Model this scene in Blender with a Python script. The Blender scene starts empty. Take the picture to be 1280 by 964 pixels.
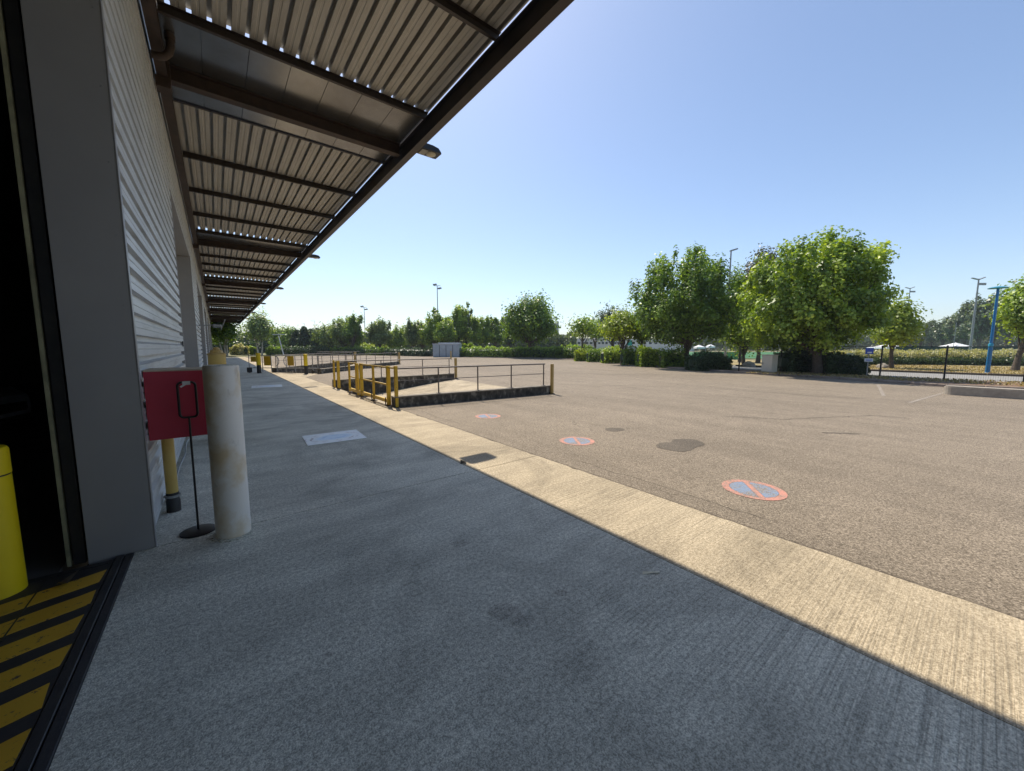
import bpy, math, random
import numpy as np
from mathutils import Vector, Matrix
from mathutils.geometry import delaunay_2d_cdt
random.seed(7)
scene = bpy.context.scene
col = scene.collection
rad = math.radians

# ------------------------------------------------------------------ camera
FPX, HOR, CAMH = 468.0, 434.0, 1.45
PITCH = math.atan((482 - HOR) / FPX)
YAW = math.atan((640 - 270) / math.hypot(FPX, 482 - HOR))
cam_data = bpy.data.cameras.new('camera')
cam_data.sensor_width = 36
cam_data.lens = 36 * FPX / 1280
cam_data.clip_start = 0.05
cam_data.clip_end = 6000
cam = bpy.data.objects.new('camera', cam_data)
cam.location = (0, 0, CAMH)
cam.rotation_euler = (math.pi / 2 - PITCH, 0, -YAW)
col.objects.link(cam)
scene.camera = cam

# ------------------------------------------------------------------ sun, sky, exposure
SUN = Vector((0.18, 0.60, 1.0)).normalized()
elev = math.asin(SUN.z)
azim = math.atan2(SUN.x, SUN.y)
world = bpy.data.worlds.new('World')
scene.world = world
world.use_nodes = True
wn = world.node_tree
bg = wn.nodes['Background']
sky = wn.nodes.new('ShaderNodeTexSky')
sky.sky_type = 'NISHITA'
sky.sun_disc = False
sky.sun_elevation = elev
sky.sun_rotation = azim
sky.altitude = 200
sky.air_density = 0.92
sky.dust_density = 0.85
sky.ozone_density = 1.5
wn.links.new(sky.outputs[0], bg.inputs[0])
bg.inputs[1].default_value = 0.125
sl = bpy.data.lights.new('sun', 'SUN')
sl.energy = 4.0
sl.angle = rad(0.5)
sl.color = (1.0, 0.91, 0.77)
so = bpy.data.objects.new('sun', sl)
so.rotation_euler = SUN.to_track_quat('Z', 'Y').to_euler()
so.location = (0, 0, 60)
col.objects.link(so)
scene.view_settings.view_transform = 'Standard'
scene.view_settings.look = 'None'
scene.view_settings.gamma = 1
scene.view_settings.exposure = 0.56
scene.render.engine = 'CYCLES'

# ------------------------------------------------------------------ placing helpers (real places measured from the photo)
def gpt(px, py, z=0.0):
    a = px - 640; b = 482 - py
    R = (math.cos(YAW), -math.sin(YAW), 0)
    F = (math.sin(YAW) * math.cos(PITCH), math.cos(YAW) * math.cos(PITCH), -math.sin(PITCH))
    U = (math.sin(YAW) * math.sin(PITCH), math.cos(YAW) * math.sin(PITCH), math.cos(PITCH))
    d = [R[i] * a + U[i] * b + F[i] * FPX for i in range(3)]
    t = (z - CAMH) / d[2]
    return (d[0] * t, d[1] * t)
def far(px, D):
    a = (px - 640) / 470.5 * D
    return (math.sin(YAW) * D + math.cos(YAW) * a, math.cos(YAW) * D - math.sin(YAW) * a)
def zat(py, D):
    return CAMH + (HOR - py) / 468.0 * D

# ------------------------------------------------------------------ object helpers
def link(o, parent=None):
    col.objects.link(o)
    if parent is not None:
        o.parent = parent
    return o
def tag(o, label=None, cat=None, group=None, kind=None):
    if label: o['label'] = label
    if cat: o['category'] = cat
    if group: o['group'] = group
    if kind: o['kind'] = kind
    return o
def thing(name, label, cat, loc=(0, 0, 0), group=None, kind=None):
    o = bpy.data.objects.new(name, None)
    o.empty_display_size = 0.2
    o.location = loc
    col.objects.link(o)
    return tag(o, label, cat, group, kind)
def wloc(p):
    v = Vector((0, 0, 0))
    while p is not None:
        v += p.location; p = p.parent
    return v
class MB:
    def __init__(s): s.v = []; s.f = []; s.mi = []
    def add(s, vs, fs, m=0):
        n = len(s.v); s.v += [tuple(p) for p in vs]
        s.f += [tuple(i + n for i in f) for f in fs]; s.mi += [m] * len(fs)
        return s
    def box(s, x0, x1, y0, y1, z0, z1, m=0):
        return s.add([(x0,y0,z0),(x1,y0,z0),(x1,y1,z0),(x0,y1,z0),(x0,y0,z1),(x1,y0,z1),(x1,y1,z1),(x0,y1,z1)],
              [(0,3,2,1),(4,5,6,7),(0,1,5,4),(1,2,6,5),(2,3,7,6),(3,0,4,7)], m)
    def cbox(s, x0, x1, y0, y1, z0, z1, c=0.01, m=0):
        # box with chamfered edges
        c = min(c, (x1-x0)*.45, (y1-y0)*.45, (z1-z0)*.45)
        vs = []; 
        for z, q in ((z0, c), (z0 + c, 0), (z1 - c, 0), (z1, c)):
            k = 0 if q else c
            r = [(x0+q+(c if not q else 0), y0+q), (x1-q-(c if not q else 0), y0+q), (x1-q, y0+q+(c if not q else 0)), (x1-q, y1-q-(c if not q else 0)),
                 (x1-q-(c if not q else 0), y1-q), (x0+q+(c if not q else 0), y1-q), (x0+q, y1-q-(c if not q else 0)), (x0+q, y0+q+(c if not q else 0))]
            vs += [(a, b, z) for a, b in r]
        fs = [tuple(range(7, -1, -1)), tuple(range(24, 32))]
        for l in range(3):
            for i in range(8):
                j = (i + 1) % 8
                fs.append((l*8+i, l*8+j, (l+1)*8+j, (l+1)*8+i))
        return s.add(vs, fs, m)
    def bar(s, p, q, w, h=None, up=(0, 0, 1), m=0):
        p = Vector(p); q = Vector(q); h = h or w
        d = (q - p).normalized(); u = Vector(up)
        if abs(d.dot(u)) > .99: u = Vector((1, 0, 0))
        r = d.cross(u).normalized(); u = r.cross(d).normalized()
        vs = []
        for b in (p, q):
            for a, c in ((-1,-1),(1,-1),(1,1),(-1,1)):
                vs.append(b + r * a * w / 2 + u * c * h / 2)
        return s.add(vs, [(3,2,1,0),(4,5,6,7),(0,1,5,4),(1,2,6,5),(2,3,7,6),(3,0,4,7)], m)
    def tube(s, pts, radii, n=10, caps=True, m=0):
        pts = [Vector(p) for p in pts]
        if not hasattr(radii, '__len__'): radii = [radii] * len(pts)
        vs = []; prev = None
        for i, p in enumerate(pts):
            d = (pts[min(i+1, len(pts)-1)] - pts[max(i-1, 0)]).normalized()
            if prev is None:
                u = Vector((0,0,1)) if abs(d.z) < .9 else Vector((1,0,0))
            else: u = prev
            r = d.cross(u).normalized(); u = r.cross(d).normalized(); prev = u
            for k in range(n):
                a = 2*math.pi*k/n
                vs.append(p + (r*math.cos(a) + u*math.sin(a)) * radii[i])
        fs = []
        for i in range(len(pts)-1):
            for k in range(n):
                j = (k+1) % n
                fs.append((i*n+k, i*n+j, (i+1)*n+j, (i+1)*n+k))
        if caps:
            fs.append(tuple(range(n-1, -1, -1))); fs.append(tuple(range((len(pts)-1)*n, len(pts)*n)))
        return s.add(vs, fs, m)
    def lathe(s, prof, cx=0, cy=0, n=32, m=0):
        vs = []
        for r, z in prof:
            for k in range(n):
                a = 2*math.pi*k/n
                vs.append((cx + r*math.cos(a), cy + r*math.sin(a), z))
        fs = []
        for i in range(len(prof)-1):
            for k in range(n):
                j = (k+1) % n
                fs.append((i*n+k, i*n+j, (i+1)*n+j, (i+1)*n+k))
        fs.append(tuple(range(n-1, -1, -1))); fs.append(tuple(range((len(prof)-1)*n, len(prof)*n)))
        return s.add(vs, fs, m)
    def poly(s, pts, z0, z1, m=0):
        n = len(pts)
        A = sum(pts[i][0]*pts[(i+1)%n][1]-pts[(i+1)%n][0]*pts[i][1] for i in range(n))
        if A < 0: pts = pts[::-1]
        vs = [(x,y,z0) for x,y in pts] + [(x,y,z1) for x,y in pts]
        fs = [tuple(range(n-1,-1,-1)), tuple(range(n, 2*n))] + [(i,(i+1)%n,n+(i+1)%n,n+i) for i in range(n)]
        return s.add(vs, fs, m)
    def build(s, name, mats, parent=None, smooth=False, world=True):
        me = bpy.data.meshes.new(name)
        off = wloc(parent) if (parent is not None and world) else Vector((0,0,0))
        me.from_pydata([(v[0]-off.x, v[1]-off.y, v[2]-off.z) for v in s.v], [], s.f)
        if not isinstance(mats, (list, tuple)): mats = [mats]
        for m in mats: me.materials.append(m)
        if len(mats) > 1: me.polygons.foreach_set('material_index', s.mi)
        if smooth:
            me.polygons.foreach_set('use_smooth', [True]*len(me.polygons))
            try: me.set_sharp_from_angle(angle=rad(40))
            except Exception: pass
        me.update()
        return link(bpy.data.objects.new(name, me), parent)
def base_at(o, loc):
    """move a root mesh's origin to loc"""
    loc = Vector(loc); o.data.transform(Matrix.Translation(-loc)); o.location = loc
    return o
def copy_tree(o, parent=None):
    c = o.copy(); col.objects.link(c)
    if parent is not None: c.parent = parent
    for ch in list(o.children): copy_tree(ch, c)
    return c

# ------------------------------------------------------------------ materials
def lin(c): return tuple(c) + (1,)
class NT:
    def __init__(s, name):
        s.m = bpy.data.materials.new(name); s.m.use_nodes = True
        s.t = s.m.node_tree; s.b = s.t.nodes['Principled BSDF']; s.out = s.t.nodes['Material Output']
        s.tc = s.t.nodes.new('ShaderNodeTexCoord')
    def n(s, ty, **k):
        nd = s.t.nodes.new(ty)
        for a, b in k.items():
            if hasattr(nd, a): setattr(nd, a, b)
        return nd
    def l(s, a, b): s.t.links.new(a, b)
    def noise(s, scale, detail=4, rough=.55, vec=None, dist=0):
        nd = s.n('ShaderNodeTexNoise'); nd.inputs['Scale'].default_value = scale
        nd.inputs['Detail'].default_value = detail; nd.inputs['Roughness'].default_value = rough
        nd.inputs['Distortion'].default_value = dist
        s.l(vec if vec is not None else s.tc.outputs['Object'], nd.inputs['Vector'])
        return nd.outputs['Fac']
    def mapping(s, scale=(1,1,1), rot=(0,0,0), loc=(0,0,0), src='Object'):
        nd = s.n('ShaderNodeMapping'); nd.inputs['Scale'].default_value = scale
        nd.inputs['Rotation'].default_value = rot; nd.inputs['Location'].default_value = loc
        s.l(s.tc.outputs[src], nd.inputs['Vector']); return nd.outputs[0]
    def ramp(s, fac, stops):
        nd = s.n('ShaderNodeValToRGB'); e = nd.color_ramp.elements
        while len(e) < len(stops): e.new(.5)
        for i, (p, c) in enumerate(stops):
            e[i].position = p
            e[i].color = lin(c) if hasattr(c, '__len__') else (c, c, c, 1)
        s.l(fac, nd.inputs[0]); return nd.outputs[0]
    def mix(s, fac, a, b, mode='MIX'):
        nd = s.n('ShaderNodeMix'); nd.data_type = 'RGBA'; nd.blend_type = mode
        for i, v in ((0, fac), (6, a), (7, b)):
            if isinstance(v, (int, float)): nd.inputs[i].default_value = v if i == 0 else (v, v, v, 1)
            elif isinstance(v, tuple): nd.inputs[i].default_value = lin(v) if len(v) == 3 else v
            else: s.l(v, nd.inputs[i])
        return nd.outputs[2]
    def math(s, op, a, b=0.0, c=None):
        nd = s.n('ShaderNodeMath'); nd.operation = op
        for i, v in enumerate((a, b) if c is None else (a, b, c)):
            if isinstance(v, (int, float)): nd.inputs[i].default_value = v
            else: s.l(v, nd.inputs[i])
        return nd.outputs[0]
    def bump(s, h, strength=.3, dist=.01):
        nd = s.n('ShaderNodeBump'); nd.inputs['Strength'].default_value = strength
        nd.inputs['Distance'].default_value = dist; s.l(h, nd.inputs['Height'])
        s.l(nd.outputs[0], s.b.inputs['Normal'])
    def base(s, c):
        if isinstance(c, tuple): s.b.inputs['Base Color'].default_value = lin(c)
        else: s.l(c, s.b.inputs['Base Color'])
    def rough(s, r):
        if isinstance(r, (int, float)): s.b.inputs['Roughness'].default_value = r
        else: s.l(r, s.b.inputs['Roughness'])
def simple(name, c1, c2=None, scale=6, rough=.6, metal=0, bump=0, detail=5, bscale=40, spec=None):
    t = NT(name)
    c2 = c2 or tuple(x*.7 for x in c1)
    t.base(t.ramp(t.noise(scale, detail, .65), [(.3, c1), (.72, c2)]))
    t.rough(rough); t.b.inputs['Metallic'].default_value = metal
    if spec is not None: t.b.inputs['Specular IOR Level'].default_value = spec
    if bump: t.bump(t.noise(bscale, 4), bump, .01)
    return t.m

def mk_asphalt(name, base, dark, light, warm=1.0):
    t = NT(name)
    sp = t.noise(100, 2, .6); sp2 = t.noise(38, 4, .75)
    agg = t.ramp(t.math('ADD', t.math('MULTIPLY', sp, .7), t.math('MULTIPLY', sp2, .3)), [(.36, dark), (.5, base), (.64, light)])
    big = t.ramp(t.noise(.16, 7, .62), [(.34, .87), (.64, 1.04)])
    c = t.mix(1.0, agg, big, 'MULTIPLY')
    streak = t.ramp(t.noise(1.0, 6, .6, t.mapping((1.3, .16, 1), (0, 0, rad(-12))), .8), [(.36, .87), (.6, 1.02)])
    c = t.mix(.9, c, streak, 'MULTIPLY')
    mid = t.ramp(t.noise(2.2, 5, .65), [(.34, .9), (.66, 1.07)])
    c = t.mix(.8, c, mid, 'MULTIPLY')
    # fine wandering cracks
    vo = t.n('ShaderNodeTexVoronoi'); vo.feature = 'DISTANCE_TO_EDGE'; vo.inputs['Scale'].default_value = .17
    wv = t.n('ShaderNodeVectorMath'); wv.operation = 'ADD'
    nn = t.n('ShaderNodeTexNoise'); nn.inputs['Scale'].default_value = .9; nn.inputs['Detail'].default_value = 6
    t.l(t.tc.outputs['Object'], nn.inputs['Vector'])
    sc = t.n('ShaderNodeVectorMath'); sc.operation = 'SCALE'; sc.inputs['Scale'].default_value = 1.8
    t.l(nn.outputs['Color'], sc.inputs[0]); t.l(t.tc.outputs['Object'], wv.inputs[0]); t.l(sc.outputs[0], wv.inputs[1]); t.l(wv.outputs[0], vo.inputs['Vector'])
    ck = t.ramp(vo.outputs['Distance'], [(.0, 1), (.0028, 0)])
    ckm = t.math('MULTIPLY', ck, t.ramp(t.noise(.35, 2), [(.52, 0), (.6, .55)]))
    c = t.mix(ckm, c, tuple(x*.35 for x in base))
    # crack running along the platform edge
    sx = t.n('ShaderNodeSeparateXYZ'); t.l(t.tc.outputs['Object'], sx.inputs[0])
    wob = t.math('MULTIPLY', t.math('SUBTRACT', t.noise(.8, 8, .6, t.mapping((0, 1, 0))), .5), .35)
    dd = t.math('ABSOLUTE', t.math('SUBTRACT', t.math('SUBTRACT', sx.outputs[0], 3.58), wob))
    edge = t.math('MULTIPLY', t.ramp(dd, [(0.0, 1), (.012, 0)]), t.ramp(t.noise(.7, 3), [(.42, 0), (.5, .75)]))
    c = t.mix(edge, c, (.03, .027, .022))
    # dirt gathered against the platform
    de = t.math('ADD', t.math('SUBTRACT', sx.outputs[0], 3.3), t.math('MULTIPLY', t.noise(9, 4), .06))
    c = t.mix(t.ramp(de, [(.03, .7), (.085, 0)]), c, (.05, .04, .03))
    t.base(c); t.rough(.9); t.b.inputs['Specular IOR Level'].default_value = .25
    t.bump(t.math('ADD', sp, sp2), .55, .008)
    return t.m
M = {}
M['asphalt'] = mk_asphalt('asphalt', (.235, .194, .145), (.10, .08, .06), (.44, .37, .285))
def mk_concrete(name, base, dark, light, grooves=.5, edge_only=False):
    t = NT(name)
    sp = t.math('ADD', t.math('MULTIPLY', t.noise(130, 3, .7), .62), t.math('MULTIPLY', t.noise(45, 3, .6), .38))
    c = t.ramp(sp, [(.41, dark), (.5, base), (.59, light)])
    cl = t.ramp(t.noise(.8, 9, .7, None, .8), [(.34, .70), (.5, .98), (.66, 1.14)])
    c = t.mix(1.0, c, cl, 'MULTIPLY')
    st = t.ramp(t.noise(1.9, 8, .68, t.mapping((.5, 1.9, 1), (0, 0, rad(6)))), [(.34, .80), (.62, 1.08)])
    c = t.mix(.85, c, st, 'MULTIPLY')
    # brushed grooves run across the platform
    gr = t.noise(1.0, 3, .5, t.mapping((1.2, 75, 1), (0, 0, rad(3))))
    gm = t.ramp(t.noise(.7, 3), [(.4, .25), (.65, 1)])
    if edge_only:
        sx = t.n('ShaderNodeSeparateXYZ'); t.l(t.tc.outputs['Object'], sx.inputs[0])
        xm = t.ramp(t.math('ADD', t.math('MULTIPLY', sx.outputs[0], .45), t.math('MULTIPLY', sx.outputs[1], -.12)), [(.30, .12), (.85, 1)])
        gm = t.math('MULTIPLY', gm, xm)
    grc = t.ramp(gr, [(.36, .60), (.52, 1.06)])
    c = t.mix(t.math('MULTIPLY', gm, grooves), c, t.mix(1.0, c, grc, 'MULTIPLY'))
    # small dark stains
    sn = t.ramp(t.noise(1.5, 8, .66), [(.63, 0), (.70, .5)])
    c = t.mix(sn, c, tuple(x*.4 for x in base))
    t.base(c); t.rough(.88); t.b.inputs['Specular IOR Level'].default_value = .3
    t.bump(t.math('ADD', t.math('MULTIPLY', gr, t.math('MULTIPLY', gm, 1.6)), t.math('MULTIPLY', sp, .6)), .6, .012)
    return t.m
M['slab'] = mk_concrete('worn_concrete_shade_lifted', (.60, .585, .49), (.36, .35, .29), (.84, .82, .70), .95, True)  # coloured paler than the edge concrete to lift the canopy's shade
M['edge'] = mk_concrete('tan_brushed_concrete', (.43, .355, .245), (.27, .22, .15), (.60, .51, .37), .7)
M['slab_dark'] = mk_concrete('stained_concrete', (.48, .46, .385), (.27, .26, .22), (.68, .65, .55))
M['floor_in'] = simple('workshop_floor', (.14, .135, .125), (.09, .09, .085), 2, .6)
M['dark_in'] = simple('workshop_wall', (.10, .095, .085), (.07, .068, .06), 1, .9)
def mk_clad():
    t = NT('galvanised_cladding')
    c = t.ramp(t.noise(1.1, 7, .62), [(.3, (.50, .51, .505)), (.7, (.63, .635, .62))])
    dirt = t.ramp(t.noise(3, 8, .7, t.mapping((1, .35, 6))), [(.5, 0), (.78, .6)])
    c = t.mix(dirt, c, (.22, .19, .15))
    t.base(c); t.rough(.5); t.b.inputs['Metallic'].default_value = .25
    t.bump(t.noise(2.2, 3), .12, .02)
    return t.m
M['clad'] = mk_clad()
M['reveal'] = simple('grey_painted_flashing', (.34, .325, .315), (.29, .28, .275), 1.3, .45, .2)
M['rust'] = simple('brown_rusty_steel', (.075, .048, .036), (.035, .027, .024), 4, .62, .3, .2)
M['steel_brown'] = simple('brown_painted_steel', (.060, .046, .040), (.034, .028, .026), 3, .5, .2)
def mk_sheet():
    t = NT('roof_sheet_metal')
    c = t.ramp(t.noise(1.5, 7, .7, t.mapping((5, .6, 1))), [(.3, (.375, .35, .305)), (.72, (.51, .485, .43))])
    r = t.ramp(t.noise(6, 8, .75, t.mapping((2, .5, 1))), [(.58, 0), (.8, .7)])
    c = t.mix(r, c, (.13, .085, .05))
    t.base(c); t.rough(.55); t.b.inputs['Metallic'].default_value = .3
    return t.m
M['sheet'] = mk_sheet()
M['tray'] = simple('gutter_tray_metal', (.34, .34, .34), (.20, .19, .18), 1.2, .24, .85)
M['galv'] = simple('galvanised_steel', (.33, .34, .34), (.22, .22, .22), 9, .45, .6)
M['grey_rail'] = simple('weathered_grey_rail', (.20, .19, .18), (.12, .09, .07), 12, .6, .4)
def mk_yellow(name, c1, c2, wear=.62, chip=(.12, .07, .04)):
    t = NT(name)
    c = t.ramp(t.noise(2.323, 5), [(.3, c1), (.7, c2)])
    ch = t.ramp(t.noise(22, 7, .7), [(wear, 0), (wear+.04, 1)])
    c = t.mix(ch, c, chip)
    t.base(c); t.rough(.45); t.bump(t.noise(30, 3), .08, .005)
    return t.m
M['yellow'] = mk_yellow('yellow_safety_paint', (.62, .40, .012), (.50, .30, .012))
M['yellow_smooth'] = mk_yellow('bright_yellow_paint', (.85, .62, .004), (.72, .50, .004), .68)
M['ochre'] = mk_yellow('faded_ochre_paint', (.42, .27, .075), (.52, .36, .12), .7, (.2, .13, .07))
M['yellow_old'] = mk_yellow('faded_yellow_paint', (.50, .32, .07), (.58, .42, .13), .68, (.55, .50, .42))
M['black'] = simple('black_paint', (.015, .015, .017), (.03, .028, .026), 8, .5)
M['black_steel'] = simple('black_steel', (.02, .02, .022), (.035, .033, .03), 9, .4, .4)
M['black_steel_worn'] = simple('worn_dark_strip', (.045, .042, .042), (.025, .024, .026), 6, .8, 0, .2)
def mk_bollard():
    t = NT('worn_white_bollard')
    c = t.ramp(t.noise(2.0, 5, .6), [(.3, (.76, .70, .61)), (.7, (.82, .77, .69))])
    yb = t.ramp(t.noise(2.6, 5, .6, t.mapping((1, 1, .8), (0, 0, 0), (3.1, 2.2, 5.0))), [(.46, 0), (.60, .75)])
    c = t.mix(yb, c, (.60, .43, .20))
    dk = t.ramp(t.noise(9, 6, .7, t.mapping((1, 1, .5))), [(.6, 0), (.74, .5)])
    c = t.mix(dk, c, (.26, .21, .16))
    t.base(c); t.rough(.55); t.bump(t.noise(20, 4), .15, .006)
    return t.m
M['bollard'] = mk_bollard()
M['red'] = simple('dark_red_sheet', (.40, .020, .042), (.33, .016, .036), 2, .5)
M['plywood'] = simple('plywood_edge', (.50, .42, .30), (.35, .28, .2), 12, .7)
M['white_tape'] = simple('white_tape', (.8, .8, .78), (.7, .7, .7), 9, .5)
M['pad_black'] = simple('worn_black_paint', (.022, .022, .026), (.045, .042, .04), 5, .6, 0, .15)
M['pad_yellow'] = mk_yellow('worn_amber_paint', (.72, .42, .04), (.56, .31, .03), .585, (.08, .06, .05))
def mk_wall():
    t = NT('stained_black_concrete')
    c = t.ramp(t.noise(5.0, 7, .62, t.mapping((1.3, 1.3, .8))), [(.36, (.030, .027, .022)), (.54, (.085, .075, .06)), (.70, (.32, .29, .235))])
    t.base(c); t.rough(.9); t.bump(t.noise(14, 6, .7), .5, .02)
    return t.m
M['pitwall'] = mk_wall()
M['pitwall_top'] = simple('stained_concrete_top', (.30, .26, .20), (.11, .10, .085), 4, .9, 0, .3)
M['kerb'] = simple('kerb_concrete', (.42, .37, .30), (.26, .23, .19), 5, .9, 0, .3, 7)
M['kerb_pink'] = simple('weathered_kerb', (.32, .25, .2), (.16, .13, .11), 3, .9, 0, .3, 7)
M['bark'] = simple('bark', (.14, .11, .085), (.06, .048, .038), 9, .9, 0, .8, 7, 16)
M['birch'] = simple('pale_birch_bark', (.68, .64, .57), (.34, .30, .26), 5, .85, 0, .3, 7)
M['soil'] = simple('verge_mulch', (.26, .155, .085), (.13, .085, .05), 5, .95, 0, .6, 10, 40)
M['dry_grass'] = simple('dry_grass_ground', (.42, .31, .15), (.20, .18, .07), 1.5, .95, 0, .5, 10, 30)
M['terrain'] = simple('meadow_ground', (.12, .13, .05), (.22, .19, .09), .12, .95, 0, 0, 8)
M['road'] = simple('road_asphalt', (.30, .29, .275), (.22, .215, .205), 2, .9, 0, .3, 9, 60)
M['pitch'] = simple('sports_pitch_green', (.05, .19, .06), (.04, .14, .05), .3, .9)
M['green_screen'] = simple('green_windscreen_cloth', (.10, .36, .16), (.07, .28, .12), 2, .8)
M['dark_green'] = simple('dark_green_mesh', (.02, .06, .045), (.015, .04, .03), 4, .7)
M['white_wall'] = simple('white_render', (.72, .69, .63), (.62, .59, .54), .6, .8)
M['roof_yel'] = simple('pale_green_yellow_roof', (.52, .54, .36), (.44, .46, .32), .8, .7)
M['roof_grey'] = simple('grey_roof', (.36, .36, .36), (.28, .28, .28), .8, .7)
M['glass_dark'] = simple('dark_window_glass', (.03, .04, .05), (.02, .03, .04), 1, .15)
M['blue'] = simple('blue_lamp_paint', (.012, .17, .42), (.012, .14, .36), 3, .35)
M['blue_top'] = simple('teal_lamp_shade', (.02, .28, .42), (.02, .24, .36), 3, .3)
M['sign_blue'] = simple('sign_blue', (.01, .06, .42), (.01, .05, .36), 2, .4)
M['sign_white'] = simple('sign_white', (.7, .72, .75), (.6, .62, .66), 3, .5)
M['cabinet'] = simple('beige_cabinet', (.62, .57, .46), (.55, .5, .4), 2, .6)
M['rock'] = simple('pale_rock', (.36, .32, .27), (.2, .18, .15), 3, .95, 0, .5)
M['tent'] = simple('white_canvas', (.82, .82, .82), (.75, .75, .75), 1, .8)
M['container'] = simple('blue_grey_steel_door', (.46, .52, .56), (.34, .39, .43), 2.5, .5, .3)
M['container_roof'] = simple('pale_container_top', (.55, .57, .58), (.42, .44, .46), 2, .5, .2)
def mk_roadpaint(name, c, cover):
    t = NT(name)
    sp = t.noise(150, 2, .6)
    ag = t.ramp(sp, [(.36, (.10, .08, .062)), (.5, (.225, .185, .145)), (.64, (.40, .345, .28))])
    mk = t.math('ADD', t.math('MULTIPLY', t.noise(45, 5, .8), .6), t.math('MULTIPLY', t.noise(5, 4, .6), .4))
    t.base(t.mix(t.ramp(mk, [(cover-.06, 1), (cover+.06, 0)]), ag, c)); t.rough(.85)
    t.bump(sp, .5, .006)
    return t.m
M['paint_white'] = mk_roadpaint('worn_white_road_paint', (.38, .35, .30), .45)
M['paint_red'] = mk_roadpaint('worn_red_road_paint', (.56, .25, .19), .52)
M['paint_blue'] = mk_roadpaint('worn_blue_road_paint', (.19, .27, .40), .51)
M['oil'] = mk_asphalt('oil_stained_asphalt', (.14, .118, .093), (.065, .054, .043), (.25, .215, .17))
def mk_mat():
    # pale printed panel: thin curved outlines in blue and brown round a light blue middle
    t = NT('printed_floor_panel')
    c = t.ramp(t.noise(8, 5), [(.3, (.86, .87, .84)), (.7, (.74, .76, .74))])
    mp = t.mapping((1, 1.35, 1)); 
    vl = t.n('ShaderNodeVectorMath'); vl.operation = 'LENGTH'; t.l(mp, vl.inputs[0])
    r = t.math('ADD', vl.outputs['Value'], t.math('MULTIPLY', t.math('SUBTRACT', t.noise(4, 3), .5), .22))
    c = t.mix(t.ramp(r, [(.20, .75), (.31, 0)]), c, (.50, .66, .82))
    for r0, cc in ((.33, (.25, .18, .16)), (.40, (.36, .26, .3)), (.16, (.12, .30, .62))):
        ring = t.ramp(t.math('ABSOLUTE', t.math('SUBTRACT', r, r0)), [(.006, 1), (.012, 0)])
        br = t.ramp(t.noise(7, 2), [(.47, 0), (.52, .8)])
        c = t.mix(t.math('MULTIPLY', ring, br), c, cc)
    t.base(c); t.rough(.45)
    return t.m
M['panel'] = mk_mat()

def leaf_mat(name, c1, c2, c3, trans=.33):
    t = NT(name)
    at = t.n('ShaderNodeAttribute'); at.attribute_name = 'tone'
    c = t.ramp(at.outputs['Fac'], [(.0, c1), (.55, c2), (1.0, c3)])
    t.base(c); t.rough(.42); t.b.inputs['Specular IOR Level'].default_value = .45
    tr = t.n('ShaderNodeBsdfTranslucent')
    cc = t.mix(1.0, c, (2.1, 2.0, .55), 'MULTIPLY'); t.l(cc, tr.inputs['Color'])
    mx = t.n('ShaderNodeMixShader'); mx.inputs[0].default_value = trans
    t.l(t.b.outputs[0], mx.inputs[1]); t.l(tr.outputs[0], mx.inputs[2]); t.l(mx.outputs[0], t.out.inputs['Surface'])
    return t.m
L = {
 'mid': leaf_mat('leaf_mid_green', (0.065, 0.120, 0.030), (0.150, 0.245, 0.048), (0.290, 0.420, 0.085)),
 'bright': leaf_mat('leaf_fresh_green', (0.095, 0.165, 0.030), (0.230, 0.335, 0.050), (0.440, 0.540, 0.100)),
 'yellow': leaf_mat('leaf_yellow_green', (0.162, 0.230, 0.034), (0.257, 0.338, 0.047), (0.378, 0.446, 0.081)),
 'grey': leaf_mat('leaf_grey_green', (0.112, 0.163, 0.069), (0.206, 0.281, 0.112), (0.338, 0.425, 0.175)),
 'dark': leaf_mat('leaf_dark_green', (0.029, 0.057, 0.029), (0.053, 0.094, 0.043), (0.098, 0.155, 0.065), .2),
 'far': leaf_mat('leaf_far_green', (0.077, 0.117, 0.062), (0.117, 0.164, 0.086), (0.173, 0.219, 0.117), .2),
 'pale': leaf_mat('leaf_variegated', (0.18, 0.20, 0.09), (0.45, 0.44, 0.28), (0.66, 0.62, 0.45), .25),
 'purple': leaf_mat('leaf_bronze', (0.046, 0.046, 0.026), (0.078, 0.078, 0.039), (0.130, 0.117, 0.058), .2),
}

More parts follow.
